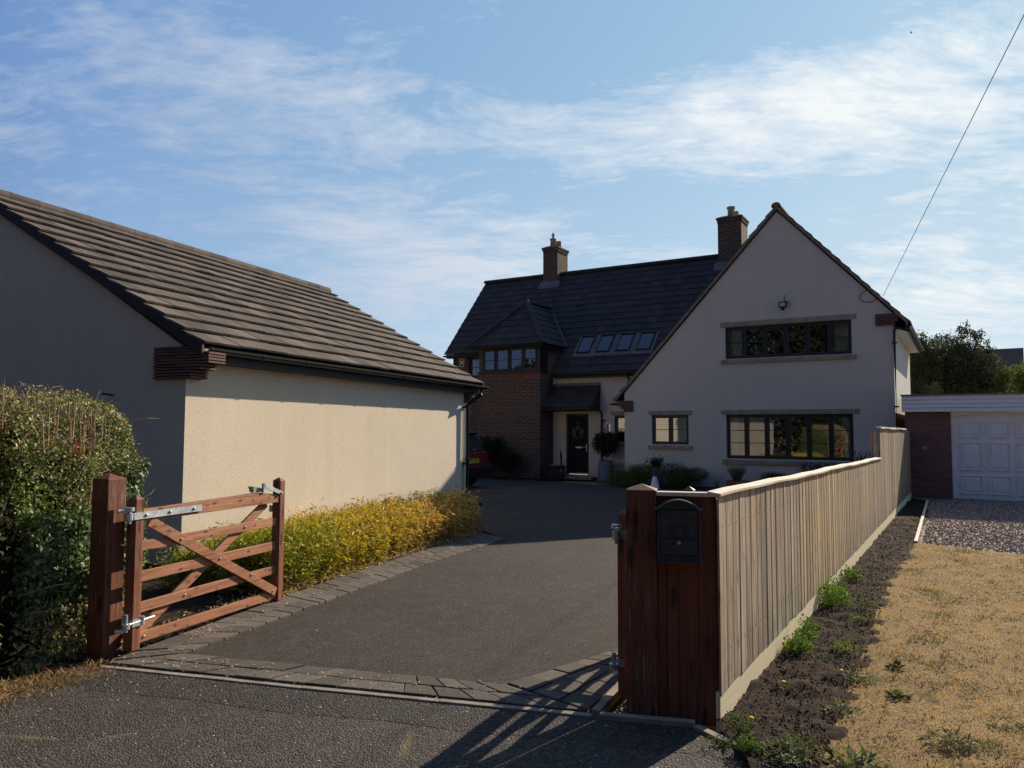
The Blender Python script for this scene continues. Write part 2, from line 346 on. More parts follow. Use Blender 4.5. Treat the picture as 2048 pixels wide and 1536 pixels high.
def f_wood(kind):
    def fn(N, p):
        v = N.obj(); a = N.attr(); sx = N.new('ShaderNodeSeparateXYZ'); N.put(sx.inputs[0], a); r1, r2, r3 = sx.outputs
        off = N.new('ShaderNodeCombineXYZ'); N.put(off.inputs[0], N.math('MULTIPLY', r2, 31)); N.put(off.inputs[1], N.math('MULTIPLY', r3, 17)); N.put(off.inputs[2], N.math('MULTIPLY', r1, 9))
        vv = N.vmath('ADD', v, off.outputs[0])
        if kind in ('fence', 'red', 'redv', 'stile'): g = N.mapv(vv, scale=(38, 38, 1.2))
        else: g = N.mapv(vv, scale=(1.6, 30, 34))
        n1 = N.noise(g, 1.0, 7, 0.7, 0.6); n2 = N.noise(g, 3.4, 5, 0.75)
        fine = N.noise(N.mapv(vv, scale=(160, 160, 3) if kind != 'rail' and kind != 'gravel' else (4, 160, 160)), 1.0, 3, 0.7)
        knot = N.rng(N.voro(N.mapv(vv, scale=(7, 7, 1.6) if kind in ('fence', 'red', 'redv', 'stile') else (4.2, 9, 9)), 1.8), 0.07 if kind == 'fence' else 0.13, 0.19 if kind == 'fence' else 0.27)
        if kind == 'fence':
            base = N.mix(r1, (0.62, 0.50, 0.39), (0.72, 0.53, 0.28)); lo = N.mix(r1, (0.30, 0.215, 0.15), (0.46, 0.31, 0.13))
            c = N.mix(N.rng(n1, 0.40, 0.60), lo, base); c = N.mix(N.rng(n2, 0.52, 0.70, 0, 0.6), c, (0.60, 0.55, 0.47)); wide = N.noise(N.mapv(vv, scale=(9, 9, 0.5)), 1.0, 5, 0.65, 0.4); c = N.mix(N.rng(wide, 0.50, 0.62, 0, 0.75), c, N.mix(r2, (0.22, 0.15, 0.095), (0.33, 0.29, 0.25)))
            c = N.mix(N.rng(fine, 0.56, 0.75, 0, 0.55), c, (0.12, 0.10, 0.08)); c = N.mix(knot, (0.12, 0.08, 0.05), c)
            c = N.mix(N.rng(N.noise(v, 1.6, 3), 0.4, 0.7, 0, 0.35), c, (0.25, 0.22, 0.19))
            k_ = N.rng(r3, 0.0, 1.0, 0.62, 1.08); kk = N.new('ShaderNodeCombineXYZ'); [N.put(kk.inputs[i_], k_) for i_ in range(3)]
            c = N.mix(1.0, c, kk.outputs[0], 'MULTIPLY')
            s2 = N.noise(N.mapv(vv, scale=(24, 24, 0.35)), 1.0, 3, 0.6); c = N.mix(N.rng(s2, 0.53, 0.59, 0, 0.65), c, (0.20, 0.135, 0.085))
            sz_ = N.new('ShaderNodeSeparateXYZ'); N.put(sz_.inputs[0], v); gr_ = N.math('MULTIPLY', N.rng(sz_.outputs[2], 0.15, 0.5, 1, 0), N.rng(N.noise(v, 5, 4), 0.4, 0.65)); c = N.mix(N.math('MULTIPLY', gr_, 0.6), c, (0.13, 0.12, 0.07))
        elif kind == 'gravel':
            n4 = N.noise(N.mapv(v, scale=(3, 8, 26)), 1.0, 4, 0.6, 2.6); w = N.math('ABSOLUTE', N.math('SINE', N.math('MULTIPLY', n4, 42)))
            c = N.mix(w, (0.66, 0.49, 0.25), (0.88, 0.76, 0.52)); c = N.mix(N.rng(n2, 0.5, 0.8, 0, 0.4), c, (0.62, 0.57, 0.45))
        elif kind == 'cap':
            c = N.mix(N.rng(n1, 0.35, 0.65), (0.58, 0.48, 0.36), (0.80, 0.72, 0.59)); c = N.mix(N.rng(fine, 0.55, 0.75, 0, 0.6), c, (0.2, 0.16, 0.12))
        else:
            hi = (0.215, 0.075, 0.040); lo = (0.115, 0.038, 0.021)
            if kind == 'stile': hi = (0.31, 0.115, 0.062); lo = (0.14, 0.046, 0.026)
            if kind == 'rail': hi = (0.50, 0.225, 0.12); lo = (0.20, 0.075, 0.038)
            c = N.mix(N.rng(n1, 0.34, 0.66), lo, hi)
            c = N.mix(knot, tuple(x*0.35 for x in lo), c); bl_ = N.noise(N.mapv(vv, scale=(3, 3, 3)), 1.0, 4, 0.6); c = N.mix(N.rng(bl_, 0.42, 0.68, 0, 0.45), c, lo)
            wear = N.math('MULTIPLY', N.rng(n2, 0.54, 0.66), N.rng(N.noise(vv, 5, 3), 0.40, 0.58))
            c = N.mix(N.math('MULTIPLY', wear, 0.75 if kind in ('redv', 'stile') else 0.3), c, (0.42, 0.33, 0.27))
        N.put(p.inputs['Base Color'], c)
        h = N.math('ADD', N.math('MULTIPLY', n1, 0.6), N.math('MULTIPLY', fine, 0.5))
        N.put(p.inputs['Normal'], N.bump(h, 0.7, 0.004))
    return fn
M_fence = mat('weathered_fence', f_wood('fence'), 0.9, 0.15)
M_gravelb = mat('new_pine', f_wood('gravel'), 0.85, 0.15)
M_cap = mat('fence_cap', f_wood('cap'), 0.85, 0.2)
M_redw = mat('red_stain_wood', f_wood('red'), 0.65, 0.25)
M_redv = mat('worn_red_post', f_wood('redv'), 0.6, 0.3)
M_stile = mat('worn_stile_wood', f_wood('stile'), 0.5, 0.35)
M_rail = mat('gate_rail_wood', f_wood('rail'), 0.6, 0.3)
def f_tarmac(base, hi, bs, br, patch=0.3, rusty=False):
    def fn(N, p):
        v = N.obj(); vo = N.voro(v, bs); n = N.noise(v, bs*0.7, 3, 0.7); big = N.noise(v, 0.55, 6, 0.6); mid = N.noise(v, 4.5, 5, 0.6)
        cell = N.voro(v, bs, out='Color'); sx = N.new('ShaderNodeSeparateXYZ'); N.put(sx.inputs[0], cell)
        c = N.mix(N.rng(sx.outputs[0], 0.2, 1.0), base, hi)
        c = N.mix(N.rng(big, 0.35, 0.7, 0, patch), c, tuple(x*0.5 for x in base))
        c = N.mix(N.rng(mid, 0.5, 0.75, 0, patch*0.8), c, tuple(x*1.15 for x in hi))
        c = N.mix(N.rng(sx.outputs[1], 0.992, 0.997), c, (0.34, 0.30, 0.26))
        if rusty:                                          # crack with dry moss
            cr = N.voro(N.vmath('ADD', N.mapv(v, scale=(0.75, 1.1, 1), loc=(0.3, 0.1, 0)), N.vmath('SCALE', N.new('ShaderNodeTexNoise').outputs['Color'], scale=0.0)), 0.55, feature='DISTANCE_TO_EDGE')
            wig = N.noise(v, 9, 4)
            cr = N.math('ADD', cr, N.math('MULTIPLY', N.math('SUBTRACT', wig, 0.5), 0.05))
            k = N.math('MULTIPLY', N.rng(cr, 0.0, 0.012, 1, 0), N.rng(N.noise(v, 1.3, 3), 0.5, 0.6))
            c = N.mix(k, c, (0.17, 0.135, 0.07))
        N.put(p.inputs['Base Color'], c)
        h = N.math('ADD', N.math('MULTIPLY', vo, -0.9), N.math('MULTIPLY', n, 0.7))
        N.put(p.inputs['Normal'], N.bump(h, br, 0.012))
    return fn
M_road = mat('coarse_tarmac', f_tarmac((0.030, 0.024, 0.021), (0.120, 0.098, 0.084), 95, 1.0, 0.4, True), 0.85, 0.35)
M_patch = mat('fresh_tarmac_band', f_tarmac((0.016, 0.013, 0.011), (0.086, 0.070, 0.060), 80, 1.0, 0.3), 0.82, 0.35)
M_drive = mat('drive_tarmac', f_tarmac((0.032, 0.024, 0.019), (0.112, 0.089, 0.073), 135, 1.0, 0.42), 0.86, 0.3)
def f_paver(N, p):
    v = N.obj(); a = N.attr(); sx = N.new('ShaderNodeSeparateXYZ'); N.put(sx.inputs[0], a)
    c = N.mix(sx.outputs[0], (0.085, 0.070, 0.058), (0.150, 0.126, 0.104))
    c = N.mix(N.rng(N.noise(v, 5, 5, 0.65), 0.4, 0.7, 0, 0.45), c, (0.06, 0.05, 0.043))
    sp = N.voro(N.vmath('ADD', v, (3.1, 1.7, 0)), 22); k = N.math('MULTIPLY', N.rng(sp, 0.10, 0.16, 1, 0), N.rng(N.noise(v, 1.7, 3), 0.52, 0.62))
    c = N.mix(N.math('MULTIPLY', k, 0.7), c, (0.50, 0.46, 0.38))
    N.put(p.inputs['Base Color'], c); N.put(p.inputs['Normal'], N.bump(N.noise(v, 120, 4, 0.7), 0.55, 0.004))
M_paver = mat('charcoal_block', f_paver, 0.9, 0.2)
def f_soil(N, p):
    v = N.obj(); n = N.noise(v, 12, 8, 0.7); n2 = N.noise(v, 70, 4, 0.7)
    c = N.ramp(n, [(0.25, (0.016, 0.010, 0.008)), (0.5, (0.040, 0.026, 0.019)), (0.75, (0.085, 0.058, 0.042))])
    c = N.mix(N.rng(n2, 0.66, 0.72, 0, 0.6), c, (0.22, 0.17, 0.13))
    N.put(p.inputs['Base Color'], c); N.put(p.inputs['Normal'], N.bump(N.math('ADD', n, N.math('MULTIPLY', n2, 0.6)), 0.9, 0.02))
M_soil = mat('dark_soil', f_soil, 0.97, 0.1)
def f_lawn(N, p):
    v = N.obj(); n = N.noise(v, 3.0, 7, 0.65); n2 = N.noise(v, 110, 4, 0.7); n3 = N.noise(N.mapv(v, scale=(1, 1, 1), loc=(9, 4, 0)), 1.9, 4, 0.6)
    c = N.mix(N.rng(n, 0.3, 0.7), (0.30, 0.19, 0.095), (0.46, 0.33, 0.19)); c = N.mix(N.rng(n2, 0.42, 0.62, 0, 0.8), c, (0.15, 0.095, 0.045))
    c = N.mix(N.rng(n3, 0.55, 0.70, 0, 0.6), c, (0.17, 0.14, 0.07)); c = N.mix(N.rng(N.noise(v, 0.9, 4), 0.45, 0.7, 0, 0.4), c, (0.24, 0.16, 0.10))
    N.put(p.inputs['Base Color'], c); N.put(p.inputs['Normal'], N.bump(n2, 0.9, 0.012))
M_lawn = mat('parched_grass', f_lawn, 0.97, 0.1)
def f_gravel(N, p):
    v = N.obj(); cell = N.voro(v, 34, out='Color'); d = N.voro(v, 34); sx = N.new('ShaderNodeSeparateXYZ'); N.put(sx.inputs[0], cell)
    c = N.ramp(sx.outputs[0], [(0.0, (0.17, 0.12, 0.10)), (0.4, (0.34, 0.245, 0.20)), (0.75, (0.46, 0.36, 0.29)), (1.0, (0.58, 0.50, 0.42))])
    c = N.mix(N.rng(d, 0.35, 0.7, 0, 0.8), c, (0.06, 0.045, 0.04))
    N.put(p.inputs['Base Color'], c); N.put(p.inputs['Normal'], N.bump(N.math('MULTIPLY', d, -1), 1.0, 0.03))
M_gravel = mat('pink_gravel', f_gravel, 0.9, 0.25)
def f_attr(rough=0.7, spec=0.25, trans=0.0, jit=0.0):
    def fn(N, p):
        c = N.attr(); N.put(p.inputs['Base Color'], c)
        if trans:
            tl = N.new('ShaderNodeBsdfTranslucent'); N.put(tl.inputs[0], N.mix(1.0, c, (1.25, 1.3, 0.55), 'MULTIPLY'))
            mx = N.new('ShaderNodeMixShader'); mx.inputs[0].default_value = trans
            N.l.new(p.outputs[0], mx.inputs[1]); N.l.new(tl.outputs[0], mx.inputs[2]); N.l.new(mx.outputs[0], N.n['Material Output'].inputs[0])
    return fn
M_leaf = mat('leaf', f_attr(trans=0.25), 0.50, 0.35)
M_leafm = mat('matt_leaf', f_attr(trans=0.22), 0.75, 0.2)
M_blade = mat('grass_blade', f_attr(trans=0.25), 0.8, 0.15)
M_pebble = mat('pebble', f_attr(), 0.85, 0.25)

# ------------------------------------------------------------------ frames of the site
HO = Vector((3.4558, 23.2486, 0)); TH = -0.5363      # main house corner, x along its front, y into it
GO = Vector((-3.8212, 9.0343, 0)); TG = 1.1966       # left garage near corner, x along its long wall, y away from the drive
FO = Vector((1.149, 4.2653, 0)); TF = 1.031          # fence near corner, x along the fence, y towards the drive
def loc(o, th):
    c, s = math.cos(th), math.sin(th)
    return lambda x, y, z=0.0: Vector((o.x+c*x-s*y, o.y+s*x+c*y, z))
HW, GW_, FW_ = loc(HO, TH), loc(GO, TG), loc(FO, TF)

# ------------------------------------------------------------------ ground
def sheet(name, pts, z, m, sub=0, amp=0.0, seed=1):
    b = bmesh.new(); vs_ = [b.verts.new((p[0], p[1], z)) for p in pts]; b.faces.new(vs_)
    b.normal_update()
    for f in b.faces:
        if f.normal.z < 0: f.normal_flip()
    bmesh.ops.triangulate(b, faces=b.faces[:], ngon_method='EAR_CLIP')
    me = bpy.data.meshes.new(name); b.to_mesh(me); b.free(); me.materials.append(m)
    o = bpy.data.objects.new(name, me); COL.objects.link(o); return struct(o)
sheet('ground', [(-600, -600), (600, -600), (600, 900), (-600, 900)], -0.06, M_lawn)
road_pts = [(-14, -6), (1.45, -6), (1.30, 3.2), (1.12, 4.02), (1.03, 4.20), (0.46, 4.345), (-1.31, 4.80), (-2.80, 5.22), (-3.05, 4.95), (-3.35, 4.3), (-3.9, 3.4), (-5.2, 2.2), (-14, 0.5)]
sheet('road', road_pts, 0.0, M_road)
sheet('road_band', [(-2.75, 5.18), (-1.31, 4.775), (0.46, 4.32), (0.98, 4.18), (0.9, 3.87), (0.62, 3.93), (0.35, 4.04), (-0.2, 4.12), (-0.7, 4.29), (-1.3, 4.40), (-1.9, 4.60), (-2.6, 4.76), (-2.95, 4.95)], 0.0015, M_patch)
sheet('driveway', [(-2.32, 5.47), (-0.04, 4.84), (0.84, 5.68), tuple(FW_(14.5, 0.42)[:2]), tuple(HW(7.4, -0.35)[:2]), tuple(HW(0, -1.2)[:2]), tuple(HW(-9, 1.8)[:2]), (-9, 26), (-9, 18), tuple(GW_(8.4, -0.1)[:2]), (-0.47, 12.3), (-0.09, 11.23), (-1.02, 9.07), (-1.75, 7.05)], 0.004, M_drive)
sheet('bed_soil', [(-2.80, 5.33), (-2.18, 7.35), (-1.41, 9.55), (-0.47, 11.86), tuple(GW_(8.0, -0.15)[:2]), tuple(GW_(8.0, 0.3)[:2]), tuple(GW_(0, 0.3)[:2]), tuple(GW_(0, 9)[:2]), (-14, 6), (-6, 6.0)], 0.002, M_soil)
sheet('house_bed', [tuple(HW(-0.5, -1.15)[:2]), tuple(HW(7.4, -0.9)[:2]), tuple(HW(7.4, 0.1)[:2]), tuple(HW(-0.1, 0.1)[:2])], 0.012, M_soil)
sheet('shrub_bed', [tuple(HW(-7.5, -0.6)[:2]), tuple(HW(-3.2, -0.5)[:2]), tuple(HW(-3.2, 0.6)[:2]), tuple(HW(-7.5, 2.0)[:2])], 0.012, M_soil)
sheet('neighbour_gravel', [(5.86, 11.03), (6.66, 9.96), (8.5, 9.3), (30, 4), (30, 25), tuple(HW(7.6, -0.5)[:2]), (9.66, 17.7)], 0.006, M_gravel)
# kerb-like light line across the far paving, and the block apron in front of the house
apron = MB(); 
for i in range(26):
    a = Vector((-2.3+i*0.2, 21.45-i*0.145, 0.006)); d = Vector((0.2, -0.145, 0)); n_ = Vector((0.05, 0.069, 0))
    apron.prism([a+d*0.02, a+d*0.98, a+d*0.98+n_, a+d*0.02+n_], (0, 0, 0.012))
struct(apron.build('apron_edging', plain('apron_grey', (0.11, 0.105, 0.10), 0.9, 0.1)))
def sheet_soil():
    # dark border between fence and lawn, gently lumpy
    xs = []; mb = MB(); import mathutils.noise as mn
    edge = [(3.0, 1.25), (3.72, 1.48), (4.64, 2.05), (5.68, 2.64), (6.9, 3.32), (8.06, 3.95), (9.6, 4.95), (11.0, 5.80), (14.3, 7.75), (17.7, 9.62)]
    def ex(y):
        for (y0, x0), (y1, x1) in zip(edge, edge[1:]):
            if y <= y1: return x0+(x1-x0)*(y-y0)/(y1-y0)
        return edge[-1][1]
    def fx(y): return FO.x+(y-FO.y)*math.cos(TF)/math.sin(TF)-0.03 if y > FO.y else 1.13
    ny, nx = 420, 40; V = []; F = []
    for j in range(ny+1):
        y = 2.6+(17.9-2.6)*(j/ny)**1.35
        for i in range(nx+1):
            x = fx(y)+(ex(y)+0.10-fx(y))*i/nx
            h = 0.010+0.035*mn.noise(Vector((x*5, y*5, 0)))+0.022*mn.noise(Vector((x*17, y*17, 3)))+0.010*mn.noise(Vector((x*45, y*45, 5)))
            tt = i/nx; ed_ = min(1.0, (1-tt)/0.10)+0.5*mn.noise(Vector((x*30, y*30, 9))); h = h*min(1, max(0, ed_))-0.03*max(0, 1-ed_)*(tt > 0.85)
            V.append((x, y, max(h, -0.04)))
    for j in range(ny):
        for i in range(nx):
            a = j*(nx+1)+i; F.append((a, a+1, a+nx+2, a+nx+1))
    mb.add(V, F); o = mb.build('soil_border', M_soil, smooth=True); struct(o)
    return ex
EDGE = sheet_soil()
sheet('lawn', [(1.05, 2.2), (1.40, 3.4), (1.48, 3.72), (2.0, 4.64), (2.60, 5.68), (3.92, 8.06), (5.80, 11.0), (5.86, 11.03), (6.66, 9.96), (8.5, 9.3), (30, 4), (30, -8), (1.45, -8)], 0.008, M_lawn)
sheet('verge', [(-2.80, 5.25), (-3.05, 4.98), (-3.35, 4.35), (-3.9, 3.45), (-5.2, 2.3), (-14, 0.6), (-14, 5.98), (-6, 5.98)], 0.003, M_soil)

# concrete edging and block borders
ed = MB()
def strip(mb, p0, p1, w, h, z0=-0.03, seglen=0.9):
    p0, p1 = Vector((*p0, 0)), Vector((*p1, 0)); L = (p1-p0).length; d = (p1-p0)/L; n_ = Vector((-d.y, d.x, 0)); k = max(1, round(L/seglen))
    for i in range(k):
        a = p0+d*(L*i/k+0.002); b = p0+d*(L*(i+1)/k-0.002); j = rnd.uniform(-0.002, 0.002)
        mb.prism([a+Vector((0, 0, z0)), b+Vector((0, 0, z0)), b+n_*w+Vector((0, 0, z0)), a+n_*w+Vector((0, 0, z0))], (0, 0, h-z0+j))
strip(ed, (-2.78, 5.195), (-1.31, 4.79), 0.05, 0.010); strip(ed, (-1.31, 4.79), (0.45, 4.335), 0.05, 0.010)
strip(ed, (0.49, 4.32), (1.00, 4.205), 0.05, 0.025)
strip(ed, (0.50, 4.37), (0.80, 5.03), 0.05, 0.03)
strip(ed, (0.80, 5.03), (1.6, 6.1), 0.05, 0.03)
strip(ed, (0.98, 4.19), (1.10, 3.98), 0.05, 0.015)
struct(ed.build('edging_kerb', M_conc, bevel=0.004))
bl = MB()
def pavers(mb, L0, L1, rows, blen, stagger=True, z=0.022):
    """blocks between polyline L0 (outer) and L1 (inner), same point count"""
    A = [Vector((*p, 0)) for p in L0]; B = [Vector((*p, 0)) for p in L1]
    for (a0, a1, b0, b1) in zip(A, A[1:], B, B[1:]):
        L = (a1-a0).length; k = max(1, round(L/blen))
        for r_ in range(rows):
            sft = 0.5 if (r_ % 2 and stagger) else 0.0
            for i in range(-1, k+1):
                t0 = max(0, (i+sft)/k); t1 = min(1, (i+1+sft)/k)
                if t1-t0 < 0.02: continue
                g = 0.0035/L; t0 += g; t1 -= g
                s0 = r_/rows+0.012; s1 = (r_+1)/rows-0.012
                P = lambda t, s: (a0.lerp(a1, t)).lerp(b0.lerp(b1, t), s)
                q = [P(t0, s0), P(t1, s0), P(t1, s1), P(t0, s1)]
                nrm = (q[1]-q[0]).cross(q[3]-q[0]).z
                if nrm < 0: q = q[::-1]
                zz = z+rnd.uniform(-0.003, 0.003)
                mb.prism([p+Vector((rnd.uniform(-.002, .002), rnd.uniform(-.002, .002), -0.03)) for p in q], (rnd.uniform(-.002, .002), 0, zz+0.03))
pavers(bl, [(-2.76, 5.25), (-1.30, 4.845), (0.44, 4.395)], [(-2.32, 5.47), (-1.06, 5.12), (-0.04, 4.84)], 2, 0.235)
pavers(bl, [(-2.75, 5.31), (-2.16, 7.35), (-1.39, 9.55), (-0.45, 11.86)], [(-2.32, 5.49), (-1.75, 7.05), (-1.02, 9.07), (-0.09, 11.23)], 2, 0.21)
pavers(bl, [(0.44, 4.41), (0.77, 5.03), (1.55, 6.12)], [(-0.03, 4.86), (0.42, 5.29), (0.98, 5.82)], 3, 0.21)
struct(bl.build('block_paving', M_paver, bevel=0.004, seg=1))
# timber edging board beside the neighbour's gravel
tb = MB(); strip(tb, (5.85, 11.03), (9.66, 17.68), 0.045, 0.035, seglen=3.8)
tag(tb.build('edging_board', M_cap), 'flat timber edging board between dark soil border and pink gravel', 'edging board')

# ------------------------------------------------------------------ tiled slopes
def clip(poly, a, b, c):                       # keep a*x+b*y<=c
    out = []
    for i in range(len(poly)):
        p, q = poly[i], poly[(i+1) % len(poly)]; dp = a*p[0]+b*p[1]-c; dq = a*q[0]+b*q[1]-c
        if dp <= 0: out.append(p)
        if dp*dq < 0: t = dp/(dp-dq); out.append((p[0]+(q[0]-p[0])*t, p[1]+(q[1]-p[1])*t))
    return out
def tiles(mb, O, A, S, region, gauge, tw, lip=0.022, th=0.02, holes=()):
    """O origin on the slope, A along the eave, S up the slope, region a convex ccw polygon in (a,s)"""
    O, A, S = Vector(O), Vector(A).normalized(), Vector(S).normalized(); Nn = A.cross(S).normalized()
    if Nn.z < 0: Nn = -Nn
    s0 = min(p[1] for p in region); s1 = max(p[1] for p in region); a0 = min(p[0] for p in region); a1 = max(p[0] for p in region)
    k = 0
    while s0+k*gauge < s1:
        sl = s0+k*gauge; off = -(tw/2 if k % 2 else 0); na = int((a1-a0-off)/tw)+2
        for i in range(na):
            al = a0+off+i*tw; j = rnd.uniform(-0.004, 0.004)
            q = [(al+0.0015, sl+j), (al+tw-0.0015, sl+j), (al+tw-0.0015, sl+gauge+0.012), (al+0.0015, sl+gauge+0.012)]
            for m in range(len(region)):
                p0, p1 = region[m], region[(m+1) % len(region)]; ea, eb = p1[0]-p0[0], p1[1]-p0[1]
                if len(q) > 2: q = clip(q, eb, -ea, eb*p0[0]-ea*p0[1])
            if len(q) < 3: continue
            ca = sum(p[0] for p in q)/len(q); cs = sum(p[1] for p in q)/len(q)
            if any(h[0] < ca < h[1] and h[2] < cs < h[3] for h in holes): continue
            jj = rnd.uniform(-0.003, 0.005); top = []; bot = []
            for (a, s_) in q:
                h = lip*(1-(s_-sl)/gauge)+jj
                base = O+A*a+S*s_; top.append(base+Nn*(h+th)); bot.append(base+Nn*(h-0.012))
            n = len(q)
            mb.add([tuple(p) for p in bot+top], [tuple(range(n-1, -1, -1)), tuple(range(n, 2*n))]+[(x, (x+1) % n, (x+1) % n+n, x+n) for x in range(n)])
        k += 1
def ridge_tiles(mb, p0, p1, r=0.12, L=0.45, drop=0.0):
    p0, p1 = Vector(p0), Vector(p1); T = (p1-p0).length; d = (p1-p0)/T; up = Vector((0, 0, 1)); side = d.cross(up).normalized(); up = side.cross(d).normalized()
    k = max(1, round(T/L)); n = 9
    for i in range(k):
        a = p0+d*(T*i/k-0.01); b = p0+d*(T*(i+1)/k+0.012); V = []
        for (c, rr) in ((a, r*1.02), (b, r)):
            for j in range(n+1):
                w = math.pi*(-0.08+1.16*j/n)
                V.append(c+side*math.cos(w)*rr+up*(math.sin(w)*rr*0.82))
        m = n+1; V += [v-up*0.02+(V[n//2]-v)*0.0 for v in V]
        F = [(j, j+1, j+1+m, j+m) for j in range(n)]+[tuple(range(n, -1, -1)), tuple(range(m, 2*m))]
        mb.add([tuple(v) for v in V[:2*m]], F)
def gutter(mb, p0, p1, r=0.055):
    p0, p1 = Vector(p0), Vector(p1); d = (p1-p0).normalized(); up = Vector((0, 0, 1)); s = d.cross(up).normalized(); V = []; n = 8
    for c in (p0, p1):
        for rr in (r, r*0.86):
            for j in range(n+1):
                w = math.pi*(1+j/n); V.append(c+s*math.cos(w)*rr+up*(math.sin(w)*rr+r))
    m = n+1; F = [(j, j+2*m, j+1+2*m, j+1) for j in range(n)]+[(m+j, m+j+1, m+j+1+2*m, m+j+2*m) for j in range(n)]
    F += [(0, m, m+2*m, 2*m), (n, n+2*m, n+m+2*m, n+m)]
    F += [tuple(range(0, m))+tuple(range(2*m-1, m-1, -1)), tuple(range(2*m, 3*m))+tuple(range(4*m-1, 3*m-1, -1))]
    mb.add([tuple(v) for v in V], F)
    T = (p1-p0).length; k = int(T/0.9)
    for i in range(k+1):
        c = p0+d*(0.05+i*(T-0.1)/max(1, k)); pts = [c+s*math.cos(math.pi*(1+j/8))*(r+0.004)+up*(math.sin(math.pi*(1+j/8))*(r+0.004)+r) for j in range(9)]
        for a, b in zip(pts, pts[1:]):
            mb.hexa([tuple(x) for x in (a-d*0.014, a+d*0.014, b+d*0.014, b-d*0.014)]+[tuple(x) for x in (a-d*0.014-up*0.005, a+d*0.014-up*0.005, b+d*0.014-up*0.005, b-d*0.014-up*0.005)])

def wall(name, outline, holes, T, m, parent, reveal=0.0):
    """outline in (a,z); rectangular holes (a0,a1,z0,z1); T maps (a,depth,z) to local space"""
    b = bmesh.new(); f = b.faces.new([b.verts.new((p[0], 0, p[1])) for p in outline])
    xs = sorted({h[i] for h in holes for i in (0, 1)}); zs = sorted({h[i] for h in holes for i in (2, 3)})
    for x in xs: bmesh.ops.bisect_plane(b, geom=b.verts[:]+b.edges[:]+b.faces[:], plane_co=(x, 0, 0), plane_no=(1, 0, 0), dist=1e-6)
    for z in zs: bmesh.ops.bisect_plane(b, geom=b.verts[:]+b.edges[:]+b.faces[:], plane_co=(0, 0, z), plane_no=(0, 0, 1), dist=1e-6)
    dead = [f for f in b.faces if any(h[0] < f.calc_center_median().x < h[1] and h[2] < f.calc_center_median().z < h[3] for h in holes)]
    bmesh.ops.delete(b, geom=dead, context='FACES')
    for (a0, a1, z0, z1) in holes:
        if not reveal: break
        for (p, q) in (((a0, z0), (a1, z0)), ((a1, z0), (a1, z1)), ((a1, z1), (a0, z1)), ((a0, z1), (a0, z0))):
            b.faces.new([b.verts.new((p[0], 0, p[1])), b.verts.new((q[0], 0, q[1])), b.verts.new((q[0], reveal, q[1])), b.verts.new((p[0], reveal, p[1]))])
    for v in b.verts: v.co = T(*v.co)
    me = bpy.data.meshes.new(name); b.to_mesh(me); b.free(); me.materials.append(m)
    o = bpy.data.objects.new(name, me); COL.objects.link(o); o.parent = parent
    return o
